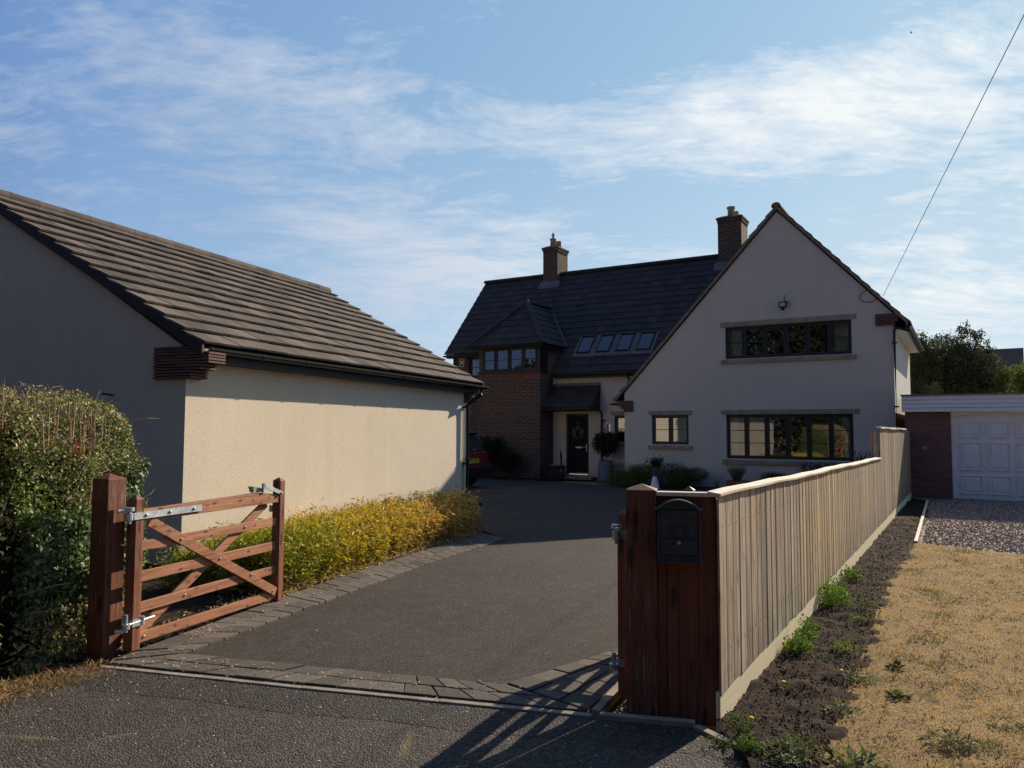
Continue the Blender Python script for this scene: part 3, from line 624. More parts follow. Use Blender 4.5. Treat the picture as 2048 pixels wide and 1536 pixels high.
def window(parent, a0, a1, z0, z1, T, ncas, nbar, lintel=None, sill=None, depth=0.09, room=1.6, roomc=None, curtains=(), shutters=(), widths=None, name='window', fr=0.045, sash=0.042):
    fm = MB(); y0, y1 = depth, depth+0.07
    W = a1-a0; ws = widths or [W/ncas]*ncas; k = W/sum(ws); xs = [a0]
    for w in ws: xs.append(xs[-1]+w*k)
    fm.box(a0, a1, y0, y1, z0, z0+fr, T=T); fm.box(a0, a1, y0, y1, z1-fr, z1, T=T)
    for i, x in enumerate(xs):
        lo = x if i == 0 else x-fr/2; hi = x if i == ncas else x+fr/2
        if i == 0: hi = x+fr
        if i == ncas: lo = x-fr
        fm.box(lo, hi, y0+0.001, y1-0.001, z0+fr, z1-fr, T=T)
    gl = MB(); bars = []
    for i in range(ncas):
        b0 = xs[i]+(fr if i == 0 else fr/2)+0.003; b1 = xs[i+1]-(fr if i == ncas-1 else fr/2)-0.003; c0, c1 = z0+fr+0.003, z1-fr-0.003
        ya, yb = y0-0.015, y1-0.02
        fm.box(b0, b1, ya, yb, c0, c0+sash, T=T); fm.box(b0, b1, ya, yb, c1-sash, c1, T=T)
        fm.box(b0, b0+sash, ya+0.001, yb-0.001, c0+sash, c1-sash, T=T); fm.box(b1-sash, b1, ya+0.001, yb-0.001, c0+sash, c1-sash, T=T)
        for j in range(1, nbar+1):
            zc = c0+sash+(c1-c0-2*sash)*j/(nbar+1); fm.box(b0+sash, b1-sash, ya+0.008, yb-0.01, zc-0.010, zc+0.010, T=T)
        gl.add([(b0+sash-0.005, ya+0.025, c0+sash-0.005), (b1-sash+0.005, ya+0.025, c0+sash-0.005), (b1-sash+0.005, ya+0.025, c1-sash+0.005), (b0+sash-0.005, ya+0.025, c1-sash+0.005)], [(0, 1, 2, 3)], T=T)
    w = fm.build(name, M_frame, parent)
    gl.build('pane', M_glass, w)
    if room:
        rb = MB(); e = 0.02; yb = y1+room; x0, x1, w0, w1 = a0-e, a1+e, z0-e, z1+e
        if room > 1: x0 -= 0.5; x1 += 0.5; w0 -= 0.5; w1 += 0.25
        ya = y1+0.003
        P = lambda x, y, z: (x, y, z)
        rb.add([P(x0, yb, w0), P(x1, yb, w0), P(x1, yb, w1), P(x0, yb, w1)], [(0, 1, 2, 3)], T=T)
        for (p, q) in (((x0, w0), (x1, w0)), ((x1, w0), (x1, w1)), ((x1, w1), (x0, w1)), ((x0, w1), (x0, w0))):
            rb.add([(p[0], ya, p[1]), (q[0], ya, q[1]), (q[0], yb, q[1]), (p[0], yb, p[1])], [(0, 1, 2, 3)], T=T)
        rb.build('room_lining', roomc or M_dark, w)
    for (c0, c1, taper) in curtains:
        cm = MB(); n = max(8, int((c1-c0)*60)); V = []; F = []
        for r_ in range(9):
            t = r_/8; zc = z1-0.02-(z1-z0-0.03)*t
            for i in range(n+1):
                x = c0+(c1-c0)*(i/n)*(1-taper*t if taper > 0 else 1) if taper >= 0 else c1-(c1-c0)*(1-i/n)*(1+taper*t)
                V.append((x, y1+0.06+0.018*math.sin(i*1.9)+0.006*math.sin(i*0.7+r_), zc))
        for r_ in range(8):
            for i in range(n): a = r_*(n+1)+i; F.append((a, a+1, a+n+2, a+n+1))
        cm.add(V, F, T=T); cm.build('curtain', M_curt, w, smooth=True)
    for (s0, s1) in shutters:
        sm = MB(); yc = y1+0.02
        for (p, q) in ((s0, s0+0.045), (s1-0.045, s1)): sm.box(p, q, yc, yc+0.03, z0+fr, z1-fr, T=T)
        sm.box(s0, s1, yc+0.001, yc+0.029, z0+fr, z0+fr+0.07, T=T); sm.box(s0, s1, yc+0.001, yc+0.029, z1-fr-0.06, z1-fr, T=T)
        z = z0+fr+0.10
        while z < z1-fr-0.07:
            sm.hexa([(s0+0.045, yc, z), (s1-0.045, yc, z), (s1-0.045, yc+0.045, z+0.03), (s0+0.045, yc+0.045, z+0.03), (s0+0.045, yc, z+0.008), (s1-0.045, yc, z+0.008), (s1-0.045, yc+0.045, z+0.038), (s0+0.045, yc+0.045, z+0.038)], T=T)
            z += 0.058
        sm.build('shutter', M_white, w)
    if lintel:
        l0, l1, lz0, lz1, n = lintel; lm = MB()
        for i in range(n): lm.box(l0+(l1-l0)*i/n+0.003, l0+(l1-l0)*(i+1)/n-0.003, -0.018, 0.08, lz0+0.002, lz1, T=T)
        lm.build('lintel', M_stone, w, bevel=0.004)
    if sill:
        l0, l1, lz0, lz1, n = sill; lm = MB()
        for i in range(n):
            x0, x1 = l0+(l1-l0)*i/n+0.003, l0+(l1-l0)*(i+1)/n-0.003
            lm.hexa([(x0, -0.06, lz0), (x1, -0.06, lz0), (x1, 0.10, lz0), (x0, 0.10, lz0), (x0, -0.06, lz1-0.03), (x1, -0.06, lz1-0.03), (x1, 0.10, lz1), (x0, 0.10, lz1)], T=T)
        lm.build('sill', M_stone, w, bevel=0.004)
    return w
def corbel(name, parent, face_lo, face_hi, z0, z1, steps, T, depth=0.24):
    """creasing tile kneeler: layers of thin tiles; steps = list of (z fraction, outer a)"""
    mb = MB(); mo = MB(); n = int(round((z1-z0)/0.036)); h = (z1-z0)/n
    for i in range(n):
        fz = (i+0.5)/n; hi = [s for s in steps if fz >= s[0]][-1][1]
        lo, up = sorted((face_lo, hi)); z = z0+i*h; x = lo; first = True
        while x < up-0.01:
            L = rnd.uniform(0.09, 0.17) if first else 0.19; first = False
            x1 = min(up, x+L)
            if up-x1 < 0.03: x1 = up
            mb.box(x+0.004, x1-0.004, -0.022+rnd.uniform(-.004, .004), depth+0.012, z+0.004, z+h-0.008+rnd.uniform(-.003, .002), T=T); x = x1
        mo.box(lo+0.006, up-0.030, 0.004, depth, z, z+h-0.0005 if i == n-1 else z+h, T=T)
    k = mb.build(name, M_ctile, parent); mo.build('mortar', M_mortar, k); return k

# ------------------------------------------------------------------ left garage
def left_garage():
    g = thing('garage', 'cream rendered garage with long tiled pitched roof on the left of the drive', 'garage', GO, TG)
    L, Wd, ze, zr, hw = 7.88, 7.6, 2.58, 4.98, 3.8
    I = lambda x, y, z: (x, y, z)
    ridge_z = 4.86
    def zroof(w): return ridge_z-(ridge_z-2.52)*abs(w-hw)/(hw+0.02)
    # long wall facing the drive
    mb = MB(); mb.add([(-0.10, -0.003, -0.1), (L, -0.003, -0.1), (L, -0.003, 2.6), (-0.10, -0.003, 2.6)], [(0, 1, 2, 3)]); mb.build('long_wall', M_rend_g, g)
    mb = MB(); mb.add([(0, Wd, -0.1), (L, Wd, -0.1), (L, Wd, 2.6), (0, Wd, 2.6)], [(3, 2, 1, 0)]); mb.build('rear_wall', M_rend_g, g)
    for x, s in ((-0.10, 1), (L, -1)):
        m2 = MB(); m2.prism([(x, 0, -0.1), (x, Wd, -0.1), (x, Wd, 2.55), (x, hw, ridge_z), (x, 0, 2.55)], (0.2*s, 0, 0)); m2.build('gable_wall', M_rend_g, g)
    dy, dz = hw+0.30, ridge_z+0.06-2.60; sl = math.hypot(dy, dz)
    tl = MB(); tiles(tl, (-0.15, -0.30, 2.58), (1, 0, 0), (0, dy/sl, dz/sl), [(0, 0), (L+0.27, 0), (L+0.27, sl), (0, sl)], sl/13, 0.30, lip=0.042, th=0.016)
    tl2 = tl; tiles(tl2, (L+0.12, Wd+0.30, 2.58), (-1, 0, 0), (0, -dy/sl, dz/sl), [(0, 0), (L+0.22, 0), (L+0.22, sl), (0, sl)], sl/13, 0.30)
    roof = tl.build('roof', M_tile_g, g)
    ub = MB()  # underlay closing the roof
    ub.prism([(-0.06, -0.26, 2.575), (-0.06, hw, ridge_z+0.03), (-0.06, Wd+0.26, 2.575), (-0.06, hw, ridge_z-0.10)], (L+0.12, 0, 0)); ub.build('roof_deck', M_fascia, g)
    rt = MB(); ridge_tiles(rt, (-0.17, hw, ridge_z+0.03), (L+0.14, hw, ridge_z+0.03), 0.13, 0.44); rt.build('ridge_tiles', M_tile_g, g)
    for x0, x1 in ((-0.17, -0.14), (L+0.11, L+0.14)):
        vg = MB()
        for (ya, yb) in ((-0.30, hw), (Wd+0.30, hw)):
            vg.hexa([(x0, ya, 2.47), (x1, ya, 2.47), (x1, yb, ridge_z-0.07), (x0, yb, ridge_z-0.07), (x0, ya, 2.605), (x1, ya, 2.605), (x1, yb, ridge_z+0.055), (x0, yb, ridge_z+0.055)])
        vg.build('verge_board', M_fascia, g)
    for x0, x1 in ((-0.139, -0.102), (L+0.002, L+0.108)):
        vs2 = MB(); vs2.hexa([(x0, -0.28, 2.49), (x1, -0.28, 2.49), (x1, hw, ridge_z-0.05), (x0, hw, ridge_z-0.05), (x0, -0.28, 2.54), (x1, -0.28, 2.54), (x1, hw, ridge_z+0.0), (x0, hw, ridge_z+0.0)])
        vs2.build('verge_soffit', M_fascia, g)
    fa = MB(); fa.box(0.16, L+0.02, -0.215, -0.19, 2.40, 2.58); fa.box(0.16, L+0.02, -0.189, -0.002, 2.402, 2.42); fa.build('fascia', M_black, g)
    gt = MB(); gutter(gt, (-0.14, -0.325, 2.492), (L+0.24, -0.325, 2.492), 0.062); gt.build('gutter', M_black, g)
    dp = MB(); dp.tube([(L-0.06, -0.325, 2.50), (L-0.06, -0.325, 2.37), (L-0.24, -0.12, 2.16), (L-0.24, -0.10, 2.08), (L-0.24, -0.10, 0.02)], 0.042, 12)
    for z in (2.10, 0.9): dp.box(L-0.30, L-0.18, -0.07, -0.004, z-0.02, z+0.02)
    for z in (2.12, 1.0): dp.lathe([(0.042, -0.03), (0.051, -0.028), (0.051, 0.028), (0.042, 0.03)], (L-0.24, -0.10, z), 12)
    dp.build('downpipe', M_black, g, smooth=False)
    Tn = lambda a, b, z: (b-0.12, -a, z)       # on the near gable, a to the right
    corbel('corbel', g, -0.48, 0.1, 2.20, 2.585, [(0, 0.12), (0.27, 0.25), (0.50, 0.38), (0.78, 0.24)], Tn)
    Tf = lambda a, b, z: (L+0.02-b, -a, z)
    corbel('corbel', g, -0.3, 0.1, 2.20, 2.56, [(0, 0.05), (0.3, 0.14), (0.6, 0.22)], Tf)
    sp = MB(); sp.tube([(-0.11, 1.15, 2.02), (-0.26, 1.15, 2.03)], 0.012, 8); sp.build('overflow_pipe', M_black, g)
left_garage()

# ------------------------------------------------------------------ main house
P48 = math.tan(R(48)); VR, ZR = 4.95, 7.79
def zm(v): return ZR-P48*(VR-v)
def main_house():
    h = thing('house', 'two storey house with steep dark tiled roof, pale rendered gable and brick tower bay', 'house', HO, TH)
    I = lambda a, b, z: (a, b, z)
    UA, ZA, TP, UR = 4.59, 7.80, 1.091, 7.43
    gz = lambda u: ZA-TP*abs(u-UA)
    # gable wall with three windows
    up = (3.10, 6.44, 3.67, 4.59); lw = (3.10, 6.43, 0.835, 2.08); sw = (0.87, 2.0, 1.21, 2.08)
    wall('gable_wall', [(0, -0.1), (UR, -0.1), (UR, gz(UR)-0.03), (UA, ZA-0.03), (0, gz(0)-0.03)], [up, lw, sw], I, M_rend_h, h, reveal=0.12)
    window(h, *up, I, 6, 1, (2.96, 6.57, 4.59, 4.73, 3), (2.98, 6.55, 3.53, 3.67, 3), widths=[.52, .57, .57, .57, .57, .54], room=2.2, curtains=[(3.13, 3.60, 0), (5.98, 6.42, 0)])
    window(h, *lw, I, 6, 2, (2.96, 6.60, 2.08, 2.21, 3), (2.98, 6.58, 0.68, 0.83, 3), room=3.0, roomc=M_room, curtains=[(3.12, 3.42, 0.2), (6.10, 6.42, -0.3)])
    window(h, *sw, I, 2, 1, (0.76, 2.11, 2.08, 2.21, 1), (0.76, 2.11, 1.07, 1.20, 1), room=1.2, shutters=[(0.94, 1.40), (1.47, 1.93)])
    # right side wall (sunlit), brick below render
    Ts = lambda a, b, z: (UR-b, a, z)
    ms = MB(); ms.add([(UR, 0, 1.95), (UR, 6.9, 1.95), (UR, 6.9, gz(UR)), (UR, 0, gz(UR))], [(0, 1, 2, 3)]); ms.build('side_wall', M_rend_h, h)
    mq = MB(); mq.box(UR-0.2, UR-0.004, 0.14, 6.9, -0.1, 1.95); mq.build('brick_plinth', M_stonew, h)
    mc = MB(); mc.box(UR-0.2, UR-0.001, 0.003, 0.135, -0.1, 1.95); mc.build('corner_pier', M_rend_h, h)
    mb = MB(); mb.add([(0, 0, -0.1), (0, 1.4, -0.1), (0, 1.4, gz(0)-0.03), (0, 0, gz(0)-0.03)], [(3, 2, 1, 0)]); mb.build('return_wall', M_rend_h, h)
    bk = MB(); bk.prism([(0.3, 6.88, -0.1), (UR-0.01, 6.88, -0.1), (UR-0.01, 6.88, gz(UR)-0.05), (UA, 6.88, ZA-0.05), (0.3, 6.88, gz(0.3)-0.05)], (0, 0.02, 0)); bk.build('back_wall', M_rend_h, h)
    # gable roof
    rf = MB(); c = 1/math.hypot(1, TP); sL = math.hypot(1, TP)
    uL, uRr = -0.34, 7.80
    LL = (UA-uL)*sL; LR = (uRr-UA)*sL; zt = ZA+0.10
    tiles(rf, (uL, 9.0, zt-TP*(UA-uL)), (0, -1, 0), (c, 0, TP*c), [(0, 0), (9.07, 0), (9.07, LL), (0, LL)], 0.345, 0.33, lip=0.03)
    tiles(rf, (uRr, -0.07, zt-TP*(uRr-UA)), (0, 1, 0), (-c, 0, TP*c), [(0, 0), (7.2, 0), (7.2, LR), (0, LR)], 0.345, 0.33, lip=0.03)
    # main roof front plane (two eave levels), rear plane
    cs, sn = math.cos(R(48)), math.sin(R(48)); Sv = (0, cs, sn)
    O1 = (-8.26, 2.0, zm(2.0)); Lm = (VR-2.0)/cs
    tiles(rf, O1, (1, 0, 0), Sv, [(0, 0), (5.2, 0), (5.2, Lm), (0, Lm)], 0.335, 0.33)
    vlow = 1.12; k = math.floor((2.0-vlow)/cs/0.335)
    sk = [(-2.48+0.725*i) for i in range(4)]
    tiles(rf, (-3.06, 2.0, zm(2.0)), (1, 0, 0), Sv, [(0, -(2.0-vlow)/cs), (7.65, -(2.0-vlow)/cs), (7.65, Lm), (0, Lm)], 0.335, 0.33)
    O3 = (4.6, 8.4, zm(2*VR-8.4)); tiles(rf, O3, (-1, 0, 0), (0, -cs, sn), [(0, 0), (12.86, 0), (12.86, (8.4-VR)/cs), (0, (8.4-VR)/cs)], 0.335, 0.33)
    # tower hip roof
    ew, ee, ev, tzv = -5.90, -3.00, 0.2, 4.50; ax, av, azz = -4.45, 1.75, 6.20
    run = av-ev; rise = azz-tzv; sf = math.hypot(run, rise)
    tiles(rf, (ew, ev, tzv), (1, 0, 0), (0, run, rise), [(0, 0), (ee-ew, 0), ((ee-ew)/2, sf)], 0.33, 0.33)
    rs = ee-ax; ss = math.hypot(rs, rise); vb = VR-(ZR-tzv)/P48; vt = VR-(ZR-azz)/P48
    tiles(rf, (ee, ev, tzv), (0, 1, 0), (-rs, 0, rise), [(0, 0), (vb-ev+0.05, 0), (vt-ev+0.05, ss), (av-ev, ss)], 0.33, 0.33)
    tiles(rf, (ew, vb+0.05, tzv), (0, -1, 0), (rs, 0, rise), [(0, 0), (vb-ev+0.05, 0), (vb+0.05-av, ss), (vb-vt, ss)], 0.33, 0.33)
    roof = rf.build('roof', M_tile_h, h)
    dk = MB()   # decks under the tiles so that nothing is open
    dk.prism([(-8.2, 2.03, zm(2.03)-0.03), (-8.2, VR, ZR-0.03), (-8.2, 8.3, zm(2*VR-8.3)-0.03), (-8.2, VR, ZR-0.16)], (12.7, 0, 0))
    dk.prism([(-3.06, 1.16, zm(1.16)-0.03), (-3.06, 2.3, zm(2.3)-0.03), (-3.06, 2.3, zm(2.3)-0.13), (-3.06, 1.16, zm(1.16)-0.13)], (3.6, 0, 0))
    dk.prism([(uL+0.03, -0.03, zt-0.03-TP*(UA-uL-0.03)), (UA, -0.03, zt-0.03), (uRr-0.03, -0.03, zt-0.03-TP*(uRr-0.03-UA)), (UA, -0.03, zt-0.14)], (0, 6.95, 0))
    dk.add([(ew+.03, ev+.03, tzv-.02), (ee-.03, ev+.03, tzv-.02), (ee-.03, vb, tzv-.02), (ew+.03, vb, tzv-.02), (ax, av, azz-.04), (ax, vt, azz-.04)],
           [(3, 2, 1, 0), (0, 1, 4), (1, 2, 5, 4), (3, 0, 4, 5)])
    dk.build('roof_deck', M_fascia, roof)
    rt = MB(); ridge_tiles(rt, (UA, -0.09, zt+0.0), (UA, 6.95, zt+0.0), 0.125, 0.45)
    rt.build('ridge_tiles', plain('gable_ridge', (0.15, 0.128, 0.11), 0.95, 0.1, var=0.3, scale=9), roof); rt = MB(); ridge_tiles(rt, (-8.28, VR, ZR+0.03), (UA, VR, ZR+0.03), 0.125, 0.45)
    rt.build('ridge_tiles', M_tile_h, roof); rt = MB(); ridge_tiles(rt, (ax, av, azz+0.02), (ax, vt+0.1, azz+0.02), 0.115, 0.4)
    ridge_tiles(rt, (ew-0.02, ev-0.02, tzv+0.03), (ax, av, azz+0.04), 0.10, 0.40); ridge_tiles(rt, (ee+0.02, ev-0.02, tzv+0.03), (ax, av, azz+0.04), 0.10, 0.40)
    rt.build('ridge_tiles', M_tile_h, roof)
    # verge mortar strips of the gable
    vm = MB(); 
    for (ua, ub) in ((uL+0.02, UA), (uRr-0.02, UA)):
        za, zb = zt-TP*abs(ua-UA), zt
        vm.hexa([(ua, -0.078, za-0.075), (ua, -0.004, za-0.075), (ub, -0.004, zb-0.075), (ub, -0.078, zb-0.075), (ua, -0.078, za+0.03), (ua, -0.004, za-0.0), (ub, -0.004, zb-0.0), (ub, -0.078, zb+0.03)])
    vm.build('verge', plain('verge_mortar', (0.21, 0.18, 0.15), 0.95, 0.1, var=0.25, bump=0.5), h)
    # kneelers
    corbel('corbel', h, 0.29, 0, 2.19, 2.53, [(0, -0.02), (0.25, -0.10), (0.5, -0.19), (0.75, -0.26)], lambda a, b, z: (a, b-0.03, z))
    corbel('corbel', h, 7.02, 0, 4.36, 4.67, [(0, 7.48), (0.3, 7.54), (0.6, 7.62)], lambda a, b, z: (a, b-0.03, z))
    # right eave: soffit, fascia, gutter, downpipe
    ez = zt-TP*(uRr-UA)
    so = MB(); so.box(UR+0.002, uRr-0.09, 0.26, 6.9, ez-0.14, ez-0.12); so.build('soffit', M_soffit, h)
    fa = MB(); fa.box(uRr-0.09, uRr-0.065, -0.03, 6.95, ez-0.16, ez+0.02); fa.build('fascia', M_black, h)
    gt = MB(); gutter(gt, (uRr, -0.10, ez-0.105), (uRr, 7.15, ez-0.105), 0.058)
    gt.build('gutter', M_black, h); gt = MB(); gutter(gt, (-3.0, 1.06, zm(vlow)-0.10), (0.35, 1.06, zm(vlow)-0.10), 0.055)
    gt.build('gutter', M_black, h); gt = MB(); gutter(gt, (-8.25, 1.94, zm(2.0)-0.10), (-5.9, 1.94, zm(2.0)-0.10), 0.055)
    gt.build('gutter', M_black, h); gt = MB(); gutter(gt, (ew-0.05, ev-0.06, tzv-0.09), (ee+0.05, ev-0.06, tzv-0.09), 0.05)
    gt.build('gutter', M_black, h); gt = MB(); gutter(gt, (uL-0.05, 1.1, 2.40), (uL-0.05, -0.12, 2.40), 0.055)
    gt.build('gutter', M_black, h)
    dp = MB(); dp.tube([(uRr-0.02, 0.02, ez-0.10), (uRr-0.02, 0.02, ez-0.2), (7.49, -0.05, 4.30), (7.46, -0.062, 4.22), (7.46, -0.062, 0.02)], 0.034, 10)
    for z in (3.9, 2.25): dp.box(7.40, 7.52, -0.05, -0.002, z-0.02, z+0.02)
    dp.build('downpipe', M_black, h)
    dp = MB(); dp.tube([(-0.33, 1.06, zm(vlow)-0.10), (-0.33, 1.06, zm(vlow)-0.2), (-0.18, 1.30, zm(vlow)-0.45), (-0.12, 1.33, 2.4), (-0.12, 1.33, 0)], 0.034, 10); dp.build('downpipe', M_black, h)
    dp = MB(); dp.tube([(-1.40, 0.62, 2.33), (-1.36, 1.28, 2.25), (-1.36, 1.33, 2.1), (-1.36, 1.33, 0.02)], 0.034, 10)
    dp.box(-1.40, -1.24, 1.30, 1.398, 1.93, 1.97); dp.build('downpipe', M_black, h)
    # brick: tower, main left wall, left end
    tb = MB(); tb.box(-5.65, -3.20, 0.45, 2.5, -0.1, 3.34)
    tb.box(-3.50, -3.203, 1.02, 2.5, 3.34, 4.46); tb.box(-5.64, -5.50, 0.46, 2.5, 3.34, 4.46)
    tb.build('tower_wall', M_brick, h)
    sc_ = MB(); sc_.box(-5.655, -3.196, 0.442, 1.018, 3.342, 3.565); sc_.build('soldier_course', M_soldier, h)
    # tower window: casements in front, narrow one round the corner
    sl_ = MB(); sl_.box(-5.68, -3.16, 0.40, 1.016, 3.567, 3.625); w0 = sl_.build('window_base', M_frame, h, bevel=0.004)
    Tt = lambda a, b, z: (a, 0.45+b-0.075, z)
    w1 = window(h, -5.50, -3.30, 3.627, 4.44, Tt, 4, 1, room=0.4)
    Tr = lambda a, b, z: (-3.20-b+0.075, a, z)
    w2 = window(h, 0.50, 1.015, 3.627, 4.44, Tr, 1, 1, room=0.08)
    cp = MB(); cp.box(-3.298, -3.202, 0.452, 0.50, 3.627, 4.44); cp.box(-3.6, -3.31, 0.75, 0.80, 3.627, 4.44); cp.build('corner_post', M_frame, h)
    ts = MB(); ts.box(ew+0.06, ee-0.06, ev+0.07, 2.1, tzv-0.06, tzv-0.04); ts.box(ew+0.05, ee-0.05, ev+0.03, ev+0.05, tzv-0.10, tzv); ts.box(ee-0.06, ee-0.04, ev+0.05, vb, tzv-0.10, tzv); ts.build('fascia', M_black, h)
    mw = (-7.32, -6.78, 3.62, 4.40)
    wall('brick_wall', [(-8.05, -0.1), (-5.64, -0.1), (-5.64, 4.58), (-8.05, 4.58)], [mw], lambda a, b, z: (a, 2.3+b, z), M_brick, h, reveal=0.1)
    window(h, *mw, lambda a, b, z: (a, 2.3+b, z), 1, 1, room=0.5, shutters=[(-7.24, -6.88)])
    le = MB(); le.prism([(-8.05, 2.3, -0.1), (-8.05, 8.1, -0.1), (-8.05, 8.1, zm(2*VR-8.1)-0.05), (-8.05, VR, ZR-0.17), (-8.05, 2.3, zm(2.3)-0.15)], (0.2, 0, 0)); le.build('end_wall', M_brick, h)
    f2 = MB(); f2.box(-8.2, -5.9, 2.02, 2.04, zm(2.0)-0.14, zm(2.0)+0.0); f2.box(-8.2, -5.9, 2.04, 2.3, zm(2.0)-0.14, zm(2.0)-0.12)
    f2.build('fascia', M_black, h); f2 = MB(); f2.box(-3.05, 0.3, 1.14, 1.16, zm(vlow)-0.16, zm(vlow)); f2.box(-3.05, 0.3, 1.16, 1.4, zm(vlow)-0.16, zm(vlow)-0.14); f2.build('fascia', M_black, h)
    # door wall
    dw = (-2.70, -1.86, 0.12, 2.18); ww = (-0.93, -0.36, 1.24, 2.11)
    wall('porch_wall', [(-3.2, -0.1), (0.0, -0.1), (0.0, 3.45), (-3.2, 3.45)], [dw, ww], lambda a, b, z: (a, 1.4+b, z), M_rend_h, h, reveal=0.14)
    window(h, *ww, lambda a, b, z: (a, 1.4+b, z), 1, 1, (-1.05, -0.25, 2.11, 2.25, 1), (-1.05, -0.25, 1.09, 1.22, 1), room=0.8)
    Td = lambda a, b, z: (a, 1.4+b, z)
    d = MB(); d.box(-2.64, -1.92, 0.085, 0.13, 0.16, 2.12, T=Td)
    for i in range(5): d.box(-2.62+i*0.14, -2.62+i*0.14+0.128, 0.078, 0.0845, 0.30, 1.98, T=Td)
    door = d.build('door', M_door, h)
    df = MB(); df.box(-2.70, -2.64, 0.04, 0.14, 0.12, 2.18, T=Td); df.box(-1.92, -1.86, 0.04, 0.14, 0.12, 2.18, T=Td); df.box(-2.64, -1.92, 0.04, 0.14, 2.12, 2.18, T=Td); df.build('door_frame', M_frame, door)
    hd = MB(); hd.box(-2.38, -2.14, 0.066, 0.078, 1.02, 1.075, T=Td); hd.build('letter_plate', M_steel, door)
    hd = MB(); hd.box(-1.99, -1.96, 0.066, 0.078, 0.92, 1.16, T=Td); hd.tube([Td(-1.975, 0.07, 1.05), Td(-1.975, 0.03, 1.05), Td(-2.10, 0.03, 1.05)], 0.010, 8); hd.build('handle', M_steel, door)
    ts = MB(); ts.box(-2.70, -1.86, 0.02, 0.14, 0.105, 0.135, T=Td); ts.box(-2.62, -1.94, 0.072, 0.083, 0.175, 0.20, T=Td); ts.build('threshold', M_steel, door)
    st = MB(); st.box(-2.95, -1.55, -0.42, 0.0, 0.0, 0.10, T=Td); st.build('step', M_conc, h, bevel=0.01)
    # canopy
    cz0, cz1, cv0 = 2.36, 3.12, 0.62; c0, c1 = -3.19, -1.42; sp = math.hypot(1.4-cv0, cz1-cz0)
    ct = MB(); tiles(ct, (c0, cv0, cz0), (1, 0, 0), (0, 1.4-cv0, cz1-cz0), [(0, 0), (c1-c0, 0), (c1-c0, sp), (0, sp)], sp/4, 0.33, th=0.018)
    cn = ct.build('canopy', M_tile_h, h)
    cb = MB(); cb.prism([(c1-0.02, cv0+0.02, cz0-0.02), (c1-0.02, 1.398, cz0-0.02), (c1-0.02, 1.398, cz1-0.03)], (-0.04, 0, 0)); cb.box(c0+0.03, c1-0.06, cv0+0.02, 1.398, cz0-0.10, cz0-0.03); cb.build('canopy_frame', M_frame, cn)
    cg = MB(); gutter(cg, (c0+0.02, cv0-0.05, cz0-0.10), (c1+0.08, cv0-0.05, cz0-0.10), 0.05); cg.build('canopy_gutter', M_black, cn)
    cf = MB(); cf.box(c0, c1, 1.375, 1.398, cz1+0.0, cz1+0.10); cf.build('flashing', M_lead, cn)
    # skylights
    for i, u0 in enumerate(sk):
        o0 = Vector((u0, 1.74, zm(1.74))); A = Vector((1, 0, 0)); S = Vector(Sv); Nn = Vector((0, -sn, cs)); Ls = 0.90; Ws = 0.51
        TT = lambda a, b, z: o0+A*a+S*b+Nn*z
        fm = MB(); fm.box(0, Ws, 0, 0.05, 0.02, 0.10, T=TT); fm.box(0, 0.05, 0.05, Ls-0.08, 0.021, 0.099, T=TT); fm.box(Ws-0.05, Ws, 0.05, Ls-0.08, 0.021, 0.099, T=TT); fm.box(-0.01, Ws+0.01, Ls-0.08, Ls, 0.02, 0.125, T=TT)
        s_ = fm.build('skylight', M_frame, roof, bevel=0.006)
        g_ = MB(); g_.box(0.05, Ws-0.05, 0.05, Ls-0.08, 0.075, 0.08, T=TT); g_.build('pane', M_skyl, s_)
        bl_ = MB(); bl_.box(0.05, Ws-0.05, 0.05, Ls-0.08, 0.045, 0.05, T=TT); bl_.build('blind', plain('grey_blind', (0.10, 0.12, 0.14), 0.9, 0.1), s_)
        fl = MB(); fl.box(-0.10, Ws+0.10, -0.16, 0.0, 0.045, 0.052, T=TT); fl.box(Ws+0.0, Ws+0.10, 0.0, Ls, 0.04, 0.048, T=TT); fl.box(-0.10, 0, 0, Ls, 0.04, 0.048, T=TT); fl.build('flashing', M_lead, s_)
    # lead valley beside the tower roof
    vl = MB(); a = Vector((ee+0.02, vb, tzv+0.05)); b_ = Vector((ax+0.05, vt, azz+0.03)); vl.tube([a, b_], 0.03, 6); vl.build('valley', M_lead, roof)
    # chimneys
    for (x0, x1, y0, y1, zt_, npots, lab) in ((-5.30, -4.66, 4.55, 5.45, 8.86, 2, 1), (1.68, 2.50, 4.55, 5.45, 9.08, 2, 2)):
        ch = MB(); ch.box(x0, x1, y0, y1, 6.9, zt_-0.18); c_ = ch.build('chimney', M_brick, roof)
        cc = MB(); cc.box(x0-0.03, x1+0.03, y0-0.03, y1+0.03, zt_-0.12, zt_-0.045, )
        nd = 6
        for j in range(nd):
            t = y0+(y1-y0)*(j+0.25)/nd; cc.box(x1+0.001, x1+0.03, t, t+0.075, zt_-0.18, zt_-0.12); cc.box(x0-0.03, x0-0.001, t, t+0.075, zt_-0.18, zt_-0.12)
            t = x0+(x1-x0)*(j+0.25)/nd; cc.box(t, t+0.05, y0-0.03, y0-0.001, zt_-0.18, zt_-0.12)
        cc.box(x0+0.002, x1-0.002, y0+0.002, y1-0.002, zt_-0.18, zt_-0.12)
        cc.box(x0-0.055, x1+0.055, y0-0.055, y1+0.055, zt_-0.045, zt_+0.02)
